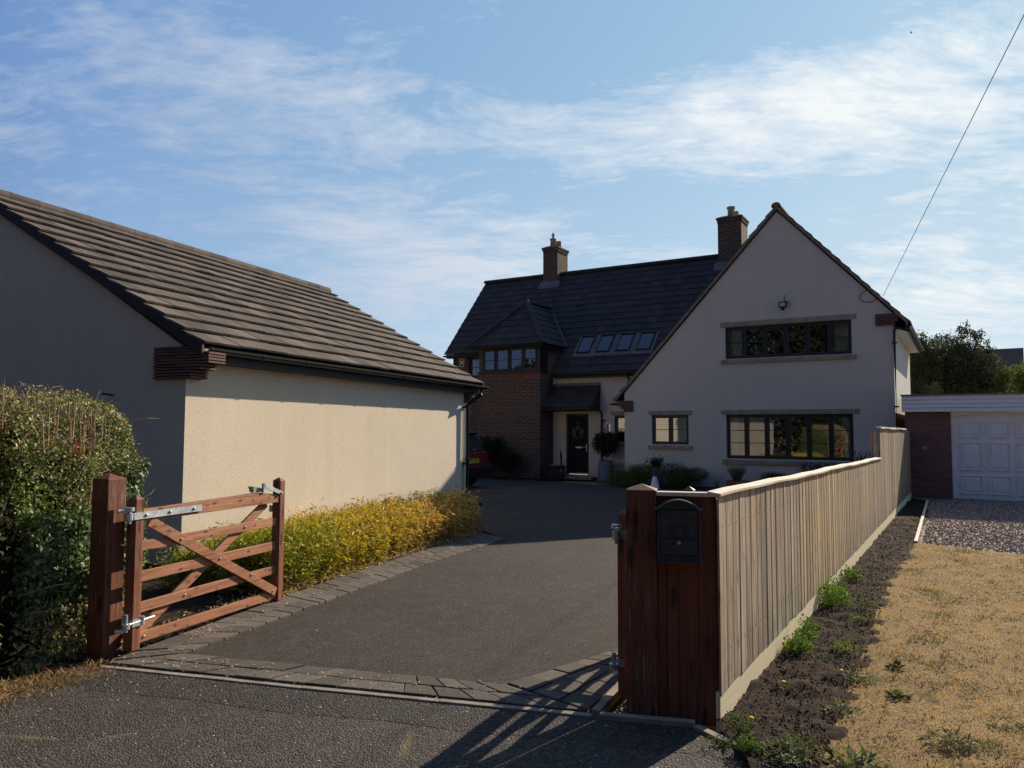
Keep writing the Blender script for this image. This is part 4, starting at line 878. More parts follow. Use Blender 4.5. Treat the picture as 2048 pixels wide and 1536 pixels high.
        cc.hexa([(x0-0.04, y0-0.04, zt_+0.02), (x1+0.04, y0-0.04, zt_+0.02), (x1+0.04, y1+0.04, zt_+0.02), (x0-0.04, y1+0.04, zt_+0.02), (x0+0.12, y0+0.15, zt_+0.11), (x1-0.12, y0+0.15, zt_+0.11), (x1-0.12, y1-0.15, zt_+0.11), (x0+0.12, y1-0.15, zt_+0.11)])
        cc.build('chimney_cap', M_brick, c_, bevel=0.006)
        xm = (x0+x1)/2
        pm = MB()
        if lab == 1:
            pm.lathe([(0.12, 0), (0.115, 0.26), (0.135, 0.27), (0.13, 0.32), (0.05, 0.33), (0.045, 0.42), (0.075, 0.45), (0.03, 0.54), (0.0, 0.60)], (xm, y0+0.25, zt_+0.09), 16)
            pm.lathe([(0.115, 0), (0.11, 0.24), (0.13, 0.25), (0.125, 0.29), (0.09, 0.29)], (xm+0.03, y1-0.25, zt_+0.09), 16)
        else:
            pm.lathe([(0.12, 0), (0.115, 0.24), (0.145, 0.27), (0.15, 0.33), (0.13, 0.34), (0.09, 0.30)], (xm, y0+0.25, zt_+0.09), 16)
            pm.lathe([(0.10, 0), (0.095, 0.20), (0.115, 0.22), (0.11, 0.27), (0.08, 0.25)], (xm+0.05, y1-0.22, zt_+0.09), 16)
        pm.build('chimney_pot', M_pot, c_, smooth=True)
        fl = MB(); zf = zm(y0); fl.hexa([(x0-0.12, y0-0.16, zm(y0-0.16)+0.05), (x1+0.12, y0-0.16, zm(y0-0.16)+0.05), (x1+0.12, y0-0.003, zm(y0)+0.10), (x0-0.12, y0-0.003, zm(y0)+0.10), (x0-0.12, y0-0.16, zm(y0-0.16)+0.06), (x1+0.12, y0-0.16, zm(y0-0.16)+0.06), (x1+0.12, y0-0.003, zm(y0)+0.18), (x0-0.12, y0-0.003, zm(y0)+0.18)]); fl.build('flashing', M_lead, c_)
    # floodlight
    fl = MB(); fl.box(4.63, 4.83, -0.16, -0.09, 5.02, 5.18); fl.box(4.70, 4.76, -0.09, -0.002, 5.08, 5.12); fl.box(4.69, 4.77, -0.15, -0.08, 4.95, 5.01); fl.tube([(4.76, -0.01, 5.12), (4.765, -0.01, 5.38)], 0.008, 6); fl.box(4.80, 4.87, -0.05, -0.002, 5.17, 5.19)
    l = fl.build('floodlight', M_black, h); lp = MB(); lp.box(4.66, 4.80, -0.164, -0.161, 5.05, 5.15); lp.build('lamp_glass', M_steel, l)
    # alarm box and its emblem
    al = MB(); al.prism([(-7.72, 2.24, 4.36), (-7.70, 2.24, 4.08), (-7.64, 2.24, 4.03), (-7.56, 2.24, 4.03), (-7.50, 2.24, 4.08), (-7.48, 2.24, 4.36)], (0, 0.055, 0)); ab = al.build('alarm_box', M_white, h)
    al = MB(); al.prism([(-7.69, 2.236, 4.335), (-7.67, 2.236, 4.09), (-7.63, 2.236, 4.055), (-7.57, 2.236, 4.055), (-7.53, 2.236, 4.09), (-7.51, 2.236, 4.335)], (0, 0.003, 0)); al.build('alarm_cover', plain('alarm_dark', (0.06, 0.045, 0.05), 0.5), ab)
    e = MB(); e.prism([(-7.65, 2.233, 4.27), (-7.63, 2.233, 4.14), (-7.57, 2.233, 4.14), (-7.55, 2.233, 4.27)], (0, 0.0025, 0)); e.build('emblem', M_white, ab)
    # wall lamp and name plate by the door window
    wl = MB(); wl.box(-1.19, -1.15, 1.34, 1.398, 1.66, 1.86); wl.tube([(-1.17, 1.30, 1.66), (-1.17, 1.30, 1.84)], 0.022, 10); wl.box(-1.12, -1.06, 1.37, 1.398, 1.56, 1.84); wl.build('wall_lamp', M_steel, h)
    npm = MB()
    for i in range(3): npm.box(-1.13, -0.86, 1.378, 1.398, 1.34+i*0.055, 1.38+i*0.055)
    npm.build('name_plate', plain('slate_sign', (0.035, 0.045, 0.075), 0.6), h)
    # cable loop on the gable
    cl = MB(); pts = [(6.88+0.22*math.cos(t), -0.02, 5.16+0.16*math.sin(t)) for t in np.linspace(R(60), R(350), 14)]; cl.tube([(7.05, -0.03, 5.27)]+pts, 0.008, 5); cl.build('cable_loop', M_wire, h)
main_house()

# ------------------------------------------------------------------ gates and posts
def peaked_post(mb, x0, x1, y0, y1, z0, z1, peak, T=None, col=None):
    xm, ym = (x0+x1)/2, (y0+y1)/2
    mb.add([(x0, y0, z0), (x1, y0, z0), (x1, y1, z0), (x0, y1, z0), (x0, y0, z1), (x1, y0, z1), (x1, y1, z1), (x0, y1, z1), (xm, ym, z1+peak)],
           [(3, 2, 1, 0), (0, 1, 5, 4), (1, 2, 6, 5), (2, 3, 7, 6), (3, 0, 4, 7), (4, 5, 8), (5, 6, 8), (6, 7, 8), (7, 4, 8)], col, T)
def gate_post(label, p, rz):
    mb = MB(); peaked_post(mb, -0.078, 0.078, -0.078, 0.078, -0.05, 1.245, 0.035, col=(0.3, 0.4, 0.5))
    o = mb.build('gate_post', M_redv, bevel=0.004); o.location = (*p, 0); o.rotation_euler = (0, 0, rz)
    tag(o, label, 'gate post', 'square gate posts'); return o
gate_post('thick red stained gate post standing against the hedge', (-2.90, 5.50), R(-21))
def gate(label, p, rz, flip, L=1.69):
    f = -1 if flip else 1
    T = lambda x, y, z: (x, y*f, z)
    g = thing('gate', label, 'gate', (*p, 0), rz, 'timber drive gates')
    for x, zt in ((0.0, 1.13), (L, 1.16)):
        m = MB(); peaked_post(m, x-0.036, x+0.036, -0.042, 0.042, 0.03, zt-0.03, 0.03, T=T, col=(0.5, 0.3, 0.2)); m.build('stile', M_stile, g, bevel=0.003)
    for i, (za, zb, hh) in enumerate(((0.985, 0.985, 0.052), (0.755, 0.755, 0.036), (0.535, 0.535, 0.038), (0.315, 0.315, 0.036), (0.10, 0.09, 0.036))):
        m = MB(); y0, y1 = (-0.034, 0.034) if i == 0 else (-0.012, 0.012)
        if i == 0: m.hexa([(0.036, y0, za-hh), (L-0.036, y0, zb-hh), (L-0.036, y1, zb-hh), (0.036, y1, za-hh), (0.036, y0, za+hh*0.6), (L-0.28, y0, zb+hh), (L-0.28, y1, zb+hh), (0.036, y1, za+hh*0.6)], T=T); m.hexa([(L-0.28, y0+.001, zb-hh+.001), (L-0.036, y0+.001, zb-hh+.001), (L-0.036, y1-.001, zb-hh+.001), (L-0.28, y1-.001, zb-hh+.001), (L-0.28, y0+.001, zb+hh), (L-0.036, y0+.001, zb+0.01), (L-0.036, y1-.001, zb+0.01), (L-0.28, y1-.001, zb+hh)], T=T)
        else: m.hexa([(0.036, y0, za-hh), (L-0.036, y0, zb-hh), (L-0.036, y1, zb-hh), (0.036, y1, za-hh), (0.036, y0, za+hh), (L-0.036, y0, zb+hh), (L-0.036, y1, zb+hh), (0.036, y1, za+hh)], T=T)
        m.build('rail', M_rail, g, bevel=0.002)
    def brace(x0, z0, x1, z1, y0, y1):
        d = Vector((x1-x0, 0, z1-z0)).normalized(); n_ = Vector((-d.z, 0, d.x))*0.038; a = Vector((x0, 0, z0)); b = Vector((x1, 0, z1)); m = MB()
        q = [a-n_, b-n_, b+n_, a+n_]
        m.prism([(v.x, y0, v.z) for v in q], (0, y1-y0, 0), T=T); return m.build('brace', M_rail, g, bevel=0.002)
    brace(0.10, 0.93, L-0.06, 0.12, -0.037, -0.0135); brace(0.07, 0.13, L-0.16, 0.93, 0.0135, 0.035)
    hw = MB()   # top hinge strap, pin and eye
    hw.box(-0.06, 0.62, -0.050, -0.044, 0.955, 1.005, T=T); hw.box(-0.06, -0.03, -0.0495, 0.05, 0.957, 1.003, T=T)
    hw.tube([T(-0.085, -0.03, 0.93), T(-0.085, -0.03, 1.035)], 0.014, 10); hw.tube([T(-0.085, -0.03, 0.955), T(-0.085, -0.03, 1.005)], 0.026, 12)
    hw.tube([T(-0.16, 0.0, 1.025), T(-0.085, -0.03, 1.025)], 0.012, 8); hw.tube([T(-0.085, -0.03, 1.02), T(-0.085, -0.03, 1.045)], 0.032, 12)
    for x in (0.05, 0.28, 0.53): hw.ball(T(x, -0.051, 0.98), 0.012, 8, 5)
    hw.build('hinge', M_galv, g)
    lw = MB(); lw.box(-0.045, 0.045, -0.052, -0.043, 0.20, 0.25, T=T); lw.box(-0.046, -0.037, -0.05, 0.0, 0.202, 0.248, T=T); lw.tube([T(-0.13, -0.045, 0.225), T(0.16, -0.045, 0.235)], 0.009, 8)
    lw.tube([T(-0.10, -0.045, 0.18), T(-0.10, -0.045, 0.30)], 0.013, 10); lw.tube([T(-0.10, -0.045, 0.20), T(-0.10, -0.045, 0.235)], 0.028, 12); lw.tube([T(-0.15, 0, 0.19), T(-0.10, -0.045, 0.19)], 0.014, 8)
    lw.tube([T(0.045, -0.045, 0.20), T(0.045, -0.045, 0.26)], 0.017, 8); lw.build('hinge', M_galv, g)
    for x, y, z in ((0.42, -.038, 0.755), (0.86, -.038, 0.54), (1.27, -.038, 0.335), (1.58, -.038, 0.135), (0.10, -.013, 0.10), (0.50, -.013, 0.315), (1.20, -.013, 0.755)):
        b = MB(); b.ball(T(x, y, z), 0.011, 8, 5); b.build('coach_bolt', M_steel, g)
    return g
g1 = gate('low five bar timber gate with crossed braces swung open beside bamboo', (-2.71, 5.51), math.atan2(1.6, 0.54), False)
lt = MB()
lt.hexa([(1.30, -0.02, 1.045), (1.42, -0.02, 1.045), (1.42, 0.02, 1.045), (1.30, 0.02, 1.045), (1.28, -0.03, 1.10), (1.42, -0.02, 1.075), (1.42, 0.02, 1.075), (1.28, 0.03, 1.10)])
lt.hexa([(1.40, -0.052, 1.085), (1.66, -0.052, 1.000), (1.66, -0.040, 1.000), (1.40, -0.040, 1.085), (1.40, -0.052, 1.125), (1.66, -0.052, 1.035), (1.66, -0.040, 1.035), (1.40, -0.040, 1.125)])
lt.box(1.395, 1.425, -0.052, -0.03, 1.04, 1.12); lt.ball((1.655, -0.055, 1.015), 0.014, 8, 5)
lt.box(1.652, 1.658, 0.042, 0.075, 0.84, 0.90); lt.build('latch', M_galv, g1)
g2 = gate('matching timber gate leaf folded back behind the red post and letter box', (0.69, 4.62), R(90-26), True)
# right post, red boarded return and light capping
PO = Vector((0.655, 4.38, 0)); TPn = math.atan2(-0.115, 0.495)
pr = MB(); peaked_post(pr, 0, 0.172, 0, 0.172, -0.05, 1.262, 0.033, col=(0.35, 0.6, 0.2))
p2 = pr.build('gate_post', M_redv, bevel=0.004); p2.location = PO; p2.rotation_euler = (0, 0, TPn)
tag(p2, 'dark red gate post with pointed top immediately left of the letter box', 'gate post', 'square gate posts')
rp = thing('boarded_panel', 'narrow dark red boarded panel closing the near end of the fence', 'fence panel', PO, TPn)
xb = 0.1725
for w_, t in ((0.055, 0.0), (0.065, 0.006), (0.105, 0.003), (0.105, 0.0)):
    m = MB(); m.box(xb+0.0008, xb+w_-0.0008, 0.030-t, 0.052, -0.03, 1.232, col=(rnd.random()*.6, rnd.random(), rnd.random())); m.build('board', M_redw, rp, bevel=0.0025); xb += w_
m = MB(); m.box(0.168, 0.505, 0.0525, 0.072, 0.0, 1.23); m.build('gap_blocker', M_redw, rp)  # added behind the boards to block sunlight showing through the gaps
m = MB(); m.box(0.174, xb+0.006, -0.004, 0.075, 1.234, 1.256); m.build('capping', M_cap, rp, bevel=0.002)

def letter_box():
    b = thing('letter_box', 'black cast letter box with arched hood and round lock on the red boards', 'letter box', PO+Vector((math.cos(TPn)*0.297, math.sin(TPn)*0.297, 0)), TPn)
    w, y0, y1, z0, z1 = 0.118, -0.085, 0.022, 0.872, 1.165
    body = MB(); body.box(-w+0.006, w-0.006, y0+0.012, y1, z0, z1)
    arc = [(w-0.006)*-1+(2*(w-0.006))*i/12 for i in range(13)]; za = lambda x: z1+0.052*(1-(x/w)**2)
    body.prism([(x, y0+0.012, za(x)) for x in arc]+[(w-0.006, y0+0.012, z1), (-w+0.006, y0+0.012, z1)], (0, y1-y0-0.012, 0))
    for s in (-1, 1):
        body.box(s*w-0.010 if s > 0 else -w, w if s > 0 else -w+0.010, y0, y0+0.0115, z0-0.004, z1-0.02)
        body.box(*(sorted((s*(w-0.018), s*(w+0.003)))), y0-0.004, y0+0.010, z0+0.205, z0+0.222)
    body.box(-w+0.012, w-0.012, y0+0.002, y0+0.0115, z0, z0+0.012); body.box(-w+0.012, w-0.012, y0+0.002, y0+0.0115, z0+0.033, z0+0.041)
    bo = body.build('body', M_blackm, b, bevel=0.002)
    hood = MB(); n = 20; V = []
    xs = [-w-0.012+(2*w+0.024)*i/n for i in range(n+1)]; zh = lambda x: z1+0.056*max(0, 1-(x/(w+0.004))**2)-0.004+(0.006 if abs(x) > w else 0)
    for y in (y0-0.014, y1+0.002):
        for dz in (0.0, 0.006):
            for x in xs: V.append((x, y, zh(x)+dz))
    m_ = n+1; F = []
    for i in range(n): F += [(i, i+1, i+1+2*m_, i+2*m_), (i+m_, i+m_+2*m_, i+1+m_+2*m_, i+1+m_), (i, i+m_, i+1+m_, i+1), (i+2*m_, i+1+2*m_, i+1+3*m_, i+3*m_)]
    F += [(0, 2*m_, 3*m_, m_), (n, n+m_, n+3*m_, n+2*m_)]
    hood.add(V, F); hood.build('hood', plain('hood_sun_highlight', (0.11, 0.115, 0.12), 0.32, 0.9, var=0.1), b)  # hood colour lightened to carry the highlight of sun on its top
    fl = MB(); fl.box(-w+0.022, w-0.022, y0-0.002, y0+0.011, z1-0.040, z1-0.008); fl.box(-w+0.018, w-0.018, y0-0.006, y0+0.002, z1-0.010, z1-0.004); fl.build('flap', M_blackm, b, bevel=0.0015)
    dr = MB(); dr.box(-w+0.022, w-0.022, y0+0.001, y0+0.011, z0+0.046, z0+0.128); dr.box(-w+0.022, w-0.022, y0-0.002, y0+0.004, z0+0.130, z0+0.136)
    dr.box(-0.068, 0.068, y0-0.004, y0+0.001, z0+0.078, z0+0.106)
    dr.prism([(-0.045, y0-0.004, z0+0.082)]+[(-0.045+0.09*i/8, y0-0.004, z0+0.082-0.016*math.sin(math.pi*i/8)) for i in range(1, 8)]+[(0.045, y0-0.004, z0+0.082)], (0, 0.004, 0))
    dr.build('door', M_blackm, b, bevel=0.0015)
    em = MB()                                   # raised crest: shield, crown, supporters
    em.prism([(-0.020, y0+0.006, z0+0.195), (-0.018, y0+0.006, z0+0.165), (0, y0+0.006, z0+0.150), (0.018, y0+0.006, z0+0.165), (0.020, y0+0.006, z0+0.195)], (0, 0.006, 0))
    for s in (-1, 1):
        em.tube([(s*0.030, y0+0.010, z0+0.152), (s*0.040, y0+0.009, z0+0.170), (s*0.030, y0+0.009, z0+0.185), (s*0.038, y0+0.009, z0+0.205), (s*0.030, y0+0.010, z0+0.212)], [0.004, 0.006, 0.006, 0.005, 0.003], 6)
        em.tube([(s*0.052, y0+0.010, z0+0.150), (s*0.055, y0+0.010, z0+0.200)], 0.0025, 6)
    em.box(-0.016, 0.016, y0+0.004, y0+0.012, z0+0.200, z0+0.206)
    for i in range(5): em.ball((-0.014+0.007*i, y0+0.009, z0+0.210+0.003*(i % 2)), 0.0038, 6, 4)
    em.box(-0.04, 0.04, y0+0.006, y0+0.012, z0+0.140, z0+0.145); em.build('crest', M_blackm, b)
    lk = MB(); c = (0.0, z0+0.113); V = []; n = 16
    lk.tube([(c[0], y0+0.004, c[1]), (c[0], y0-0.004, c[1])], 0.0095, 16); lo = lk.build('lock', M_steel, b)
    kh = MB(); kh.box(-0.0015, 0.0015, y0-0.0048, y0-0.0038, z0+0.108, z0+0.118); kh.build('keyhole', M_ink, lo)
letter_box()

# ------------------------------------------------------------------ fence
def fence():
    f = thing('fence', 'weathered feather edge board fence between the drive and the dry lawn', 'fence', FO, TF)
    def capz(s): return 1.245-0.0075*s+0.004*math.sin(s*1.7)+0.003*math.sin(s*5)
    def run(x0, x1, ztop, name, rise):
        mb = MB(); nl = MB(); x = x0
        while x < x1-0.02:
            w = rnd.uniform(0.115, 0.155); w = min(w, x1-x); xe = x+w+0.012
            if x < 2.18: c0 = rnd.uniform(0.0, 0.30)
            elif x < 5.2: c0 = rnd.uniform(0.62, 0.95)
            else: c0 = rnd.uniform(0.15, 0.75)
            zb = 0.150+rnd.uniform(-0.008, 0.008); zt = ztop(x)-0.004
            ln = rnd.uniform(-0.003, 0.003); t0, t1 = rnd.uniform(0.0068, 0.0100), 0.0055
            mb.hexa([(x, -t0, zb), (min(xe, x1+0.01), -t1-0.0, zb+ln), (min(xe, x1+0.01), 0.0, zb+ln), (x, 0.0, zb), (x+ln, -t0, zt), (min(xe, x1+0.01)+ln, -t1, zt), (min(xe, x1+0.01)+ln, 0.0, zt), (x+ln, 0.0, zt)], col=(c0, rnd.random(), rnd.random()))
            for zn in (0.36, 1.06):
                if x < 7: nl.box(x+w*0.5-0.002, x+w*0.5+0.002, -0.0105, -0.0060, zn+0.01*ln*100-0.002, zn+0.01*ln*100+0.002)
            x += w
        fb = mb.build('feather_boards', M_fence, f)
        if x0 < 1: nl.build('nails', M_ink, fb)
    run(0.0, 9.28, capz, 'low', 0); run(9.30, 17.0, lambda s: 1.70-0.004*s+0.01*math.sin(s*2.1), 'tall', 0)
    cm = MB(); x = -0.02
    while x < 9.2:
        xe = min(9.28, x+1.86); z0, z1 = capz(x), capz(xe)
        n = 6
        for i in range(n):
            a, b = x+(xe-x)*i/n, x+(xe-x)*(i+1)/n; za, zb = capz(a)+0.0, capz(b)
            cm.hexa([(a, -0.026, za-0.005), (b, -0.026, zb-0.005), (b, 0.05, zb-0.001), (a, 0.05, za-0.001), (a, -0.026, za+0.009), (b, -0.026, zb+0.009), (b, 0.05, zb+0.020), (a, 0.05, za+0.020)], col=(0.5, 0.5, 0.5))
        x = xe
    cm.build('capping', M_cap, f)
    cm = MB()
    for i in range(10):
        a, b = 9.26+i*0.62, 9.26+(i+1)*0.62; h = 0.012*math.sin(i*1.3)
        cm.hexa([(a, -0.034, 1.655+h), (b, -0.034, 1.655), (b, 0.05, 1.66), (a, 0.05, 1.66+h), (a, -0.034, 1.68+h), (b, -0.034, 1.68), (b, 0.05, 1.69), (a, 0.05, 1.69+h)], col=(0.5, 0.5, 0.5))
    cm.build('capping', M_cap, f)
    gb = MB(); x = 0.0
    while x < 16.9:
        xe = min(17.0, x+3.6); gb.box(x+0.002, xe-0.002, -0.003, 0.022, -0.05, 0.165); x = xe
    gb.build('gravel_board', M_gravelb, f)
    for x in (0.30, 2.1, 4.3, 6.6, 9.29, 11.7, 14.2, 16.7):
        p = MB(); p.box(x-0.045, x+0.045, 0.03, 0.13, -0.05, (1.2 if x < 9 else 1.62)); p.build('post', M_fence, f)
    for z0 in (0.32, 1.02):
        p = MB(); p.box(0.08, 17.0, 0.0225, 0.06, z0, z0+0.07); p.build('rail', M_fence, f)
fence()

# ------------------------------------------------------------------ neighbour's garage (shares the axes of the house)
def neighbour_garage():
    g = thing('garage', 'neighbouring flat roofed brick garage with white panelled door and flaking white boards', 'garage', HO, TH)
    v0 = -0.62
    pm = MB(); pm.box(7.68, 8.66, v0, v0+0.35, -0.1, 2.12); pm.build('pier', M_brick_n, g)
    sm = MB(); sm.box(7.69, 7.9, v0+0.351, 5.5, -0.1, 2.12); sm.build('side_wall', M_brick_n, g)
    p2 = MB(); p2.box(11.16, 11.9, v0, v0+0.35, -0.1, 2.12); p2.build('pier', M_brick_n, g)
    for i in range(4):
        m = MB(); z = 2.10+i*0.098; m.hexa([(7.62, v0-0.11, z), (12.0, v0-0.11, z), (12.0, v0-0.07, z), (7.62, v0-0.07, z), (7.62, v0-0.088, z+0.090), (12.0, v0-0.088, z+0.090), (12.0, v0-0.07, z+0.090), (7.62, v0-0.07, z+0.090)]); m.build('fascia_board', M_flake, g)
    m = MB(); m.box(7.60, 12.02, v0-0.125, 5.6, 2.494, 2.525); m.box(7.62, 7.66, v0-0.069, 5.5, 2.13, 2.49); m.build('roof', M_lead, g)
    # arched header board over the door
    m = MB(); n = 16; x0, x1 = 8.66, 11.16; top = [(x0, v0+0.02, 2.10), (x1, v0+0.02, 2.10)]
    low = [(x0+(x1-x0)*i/n, v0+0.02, 1.97+0.085*math.sin(math.pi*i/n)**0.7) for i in range(n, -1, -1)]
    for i in range(n):
        a, b = low[n-i], low[n-i-1]; m.hexa([(a[0], v0+0.02, a[2]), (b[0], v0+0.02, b[2]), (b[0], v0+0.05, b[2]), (a[0], v0+0.05, a[2]), (a[0], v0+0.02, 2.10), (b[0], v0+0.02, 2.10), (b[0], v0+0.05, 2.10), (a[0], v0+0.05, 2.10)])
    m.build('header_board', M_white, g)
    d = MB(); d.box(8.70, 11.12, v0+0.08, v0+0.12, 0.02, 2.09)
    W = (11.12-8.70-0.16)/4; zs = ((0.14, 0.58), (0.70, 1.36), (1.48, 1.86))
    for i in range(4):
        for z0, z1 in zs:
            a0 = 8.78+0.06+i*W; a1 = a0+W-0.12
            for (p, q, r_, s_) in ((a0, a1, z0, z0+0.02), (a0, a1, z1-0.02, z1), (a0, a0+0.02, z0+0.021, z1-0.021), (a1-0.02, a1, z0+0.021, z1-0.021)): d.box(p, q, v0+0.052, v0+0.0795, r_, s_)
            d.hexa([(a0+0.05, v0+0.079, z0+0.05), (a1-0.05, v0+0.079, z0+0.05), (a1-0.05, v0+0.079, z1-0.05), (a0+0.05, v0+0.079, z1-0.05), (a0+0.08, v0+0.060, z0+0.08), (a1-0.08, v0+0.060, z0+0.08), (a1-0.08, v0+0.060, z1-0.08), (a0+0.08, v0+0.060, z1-0.08)])
    dr = d.build('garage_door', M_white, g)
    f = MB(); f.box(8.66, 8.70, v0+0.04, v0+0.12, 0, 2.0); f.build('door_frame', M_white, g); f = MB(); f.box(11.12, 11.16, v0+0.04, v0+0.12, 0, 2.0); f.build('door_frame', M_white, g)
    s = MB(); s.box(8.05, 8.13, v0-0.03, v0-0.001, 1.17, 1.26); s.build('socket_box', plain('cream_plastic', (0.30, 0.29, 0.26), 0.5), g, bevel=0.008)
def f_flake(N, p):
    v = N.obj(); n = N.noise(N.mapv(v, scale=(3, 3, 20)), 1.6, 5, 0.7)
    N.put(p.inputs['Base Color'], N.mix(N.rng(n, 0.66, 0.69), N.mix(N.noise(v, 5, 3), (0.72, 0.74, 0.78), (0.80, 0.81, 0.84)), (0.10, 0.09, 0.09)))
M_flake = mat('flaking_white_paint', f_flake, 0.7, 0.25)
neighbour_garage()

# ------------------------------------------------------------------ vegetation helpers
def unit(a): return a/np.maximum(np.linalg.norm(a, axis=1, keepdims=True), 1e-9)
def leaves(name, P, size, aspect, cols, m, parent=None, nrm=None, k=0.0, axis=None, ka=0.0, fold=0.0):
    n = len(P); size = np.broadcast_to(size, (n,)).reshape(-1, 1)
    nn = unit(rng.normal(size=(n, 3))+(0 if nrm is None else nrm*k))
    ax = rng.normal(size=(n, 3))+(0 if axis is None else axis*ka)
    t = unit(ax-nn*np.sum(ax*nn, 1, keepdims=True)); s = np.cross(nn, t)
    w = size*aspect/2; V = np.stack([P, P+t*size*0.45+s*w+nn*w*fold, P+t*size, P+t*size*0.45-s*w+nn*w*fold], 1).reshape(-1, 3)
    return npmesh(name, V, 4, np.clip(cols, 0.003, 1), m, parent)
def jit(base, n, v=0.3, mixc=None, p=None):
    base = np.asarray(base, float); c = np.broadcast_to(base, (n, 3))*(1+rng.uniform(-v, v, (n, 1)))*(1+rng.uniform(-0.08, 0.08, (n, 3)))
    return c
import mathutils.noise as mn
def nz(P, s, off=0.0): return np.array([mn.noise(Vector((p[0]*s+off, p[1]*s, p[2]*s))) for p in P])

# clipped hedge at the left
def hedge():
    h = thing('hedge', 'tall clipped mixed hedge with ivy and dead brown twigs behind left gate post', 'hedge', (-3.6, 5.4, 0))
    ctr = np.array([(-3.67, 6.35), (-3.80, 5.75), (-3.86, 5.1), (-4.2, 4.3), (-4.9, 3.4), (-5.9, 2.6)]); hw = np.array([0.45, 0.72, 0.72, 0.70, 0.70, 0.7])
    def cl(t):
        i = np.clip((t*5).astype(int), 0, 4); f = (t*5-i)[:, None]; return ctr[i]*(1-f)+ctr[i+1]*f, ((1-f[:, 0])*hw[i]+f[:, 0]*hw[i+1]), unit(ctr[i+1]-ctr[i])
    def surf(n, rmin, rmax):
        t = rng.uniform(0, 0.85, n)**1.1; c, w, d = cl(t); side = np.stack([-d[:, 1], d[:, 0]], 1)
        ph = rng.uniform(R(-8), R(188), n); r_ = rng.uniform(rmin, rmax, n)
        ex = 2/3.4; cx = np.sign(np.cos(ph))*np.abs(np.cos(ph))**ex; cz = np.maximum(np.sin(ph), -0.0)**ex
        endt = t < 0.03
        P = np.zeros((n, 3)); P[:, :2] = c+side*(cx*w*r_)[:, None]; H = 1.86+0.10*t
        P[:, 2] = np.where(np.sin(ph) >= 0, cz*H*r_, 0.02)
        low = rng.uniform(0, 1, n) < 0.38; P[:, 2] = np.where(low & (np.abs(cx) > 0.85), rng.uniform(0.02, 1.5, n), P[:, 2])
        N_ = np.zeros((n, 3)); N_[:, :2] = side*cx[:, None]; N_[:, 2] = cz*0.8
        # rounded right-hand end
        e = rng.uniform(0, 1, n) < 0.16; a = rng.uniform(R(-20), R(200), n); b = rng.uniform(0, 1, n)
        cc = ctr[0]; d0 = unit((ctr[0]-ctr[1])[None])[0]; s0 = np.array([-d0[1], d0[0]])
        ez = rng.uniform(0.02, 1.0, n)**0.8*1.84; rad = 0.55*np.sqrt(np.clip(1-(ez/1.88)**9, 0, 1))*r_
        rad = rad*1.0
        Pe = np.stack([cc[0]+rad*(d0[0]*np.sin(a)*0.9+s0[0]*np.cos(a)), cc[1]+rad*(d0[1]*np.sin(a)*0.9+s0[1]*np.cos(a)), ez], 1)
        P[e] = Pe[e]; N_[e] = np.stack([d0[0]*np.sin(a)+s0[0]*np.cos(a), d0[1]*np.sin(a)+s0[1]*np.cos(a), a*0+0.3], 1)[e]
        return P, N_
    n = 150000; P, N_ = surf(n, 0.78, 1.01)
    bump_ = nz(P, 3.2)*0.11+nz(P, 8.5, 3)*0.045; P += N_*bump_[:, None]
    # leave hollows so that dark gaps show
    keep = (nz(P, 6.0, 9) > -0.20) | (rng.uniform(size=n) < 0.35)
    P, N_ = P[keep], N_[keep]; n = len(P)
    zone = P[:, 2]+0.35*nz(P, 1.6, 5)+(-(P[:, 1]-5.4))*0.22
    green = jit((0.105, 0.150, 0.040), n, 0.45); olive = jit((0.21, 0.195, 0.075), n, 0.4); tan = jit((0.40, 0.27, 0.14), n, 0.4); ivy = jit((0.085, 0.130, 0.065), n, 0.4)
    u = rng.uniform(size=n); c = green.copy()
    m1 = (zone > 1.0) & (u < 0.55); c[m1] = olive[m1]; m2 = (zone > 1.15) & (u < np.clip((zone-1.25)*0.8, 0, 0.50)); c[m2] = tan[m2]
    m3 = (zone < 0.95) & (u < 0.7); c[m3] = ivy[m3]; m4 = (P[:, 2] < 0.35) & (u < 0.45); c[m4] = tan[m4]*0.9
    dd = np.linalg.norm(P-np.array([-3.15, 5.62, 1.50]), axis=1); m5 = (dd < 0.13) & (u < 0.5); c[m5] = jit((0.32, 0.045, 0.03), n, 0.3)[m5]
    d2 = np.linalg.norm(P-np.array([-3.3, 5.1, 1.12]), axis=1); m6 = (d2 < 0.22) & (u < 0.6); c[m6] = jit((0.12, 0.17, 0.03), n, 0.3)[m6]
    sz = np.where(zone < 0.95, rng.uniform(0.024, 0.052, n), rng.uniform(0.014, 0.036, n))
    leaves('foliage', P, sz, 0.62, c, M_leaf, h, N_, 0.9, fold=0.25)
    # dark filler hull added inside the leaves, its near-black stops see-through
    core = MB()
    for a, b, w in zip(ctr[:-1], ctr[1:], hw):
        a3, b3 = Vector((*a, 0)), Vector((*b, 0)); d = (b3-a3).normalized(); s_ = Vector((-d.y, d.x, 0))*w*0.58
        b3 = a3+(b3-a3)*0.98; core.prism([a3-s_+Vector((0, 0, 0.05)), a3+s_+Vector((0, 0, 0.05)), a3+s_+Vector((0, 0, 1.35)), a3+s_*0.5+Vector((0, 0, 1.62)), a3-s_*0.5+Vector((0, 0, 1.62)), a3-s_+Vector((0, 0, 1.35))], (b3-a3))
    core.build('dark_filler', plain('hedge_core', (0.022, 0.020, 0.012), 0.95, 0.05), h)
    # twigs
    tw = MB()
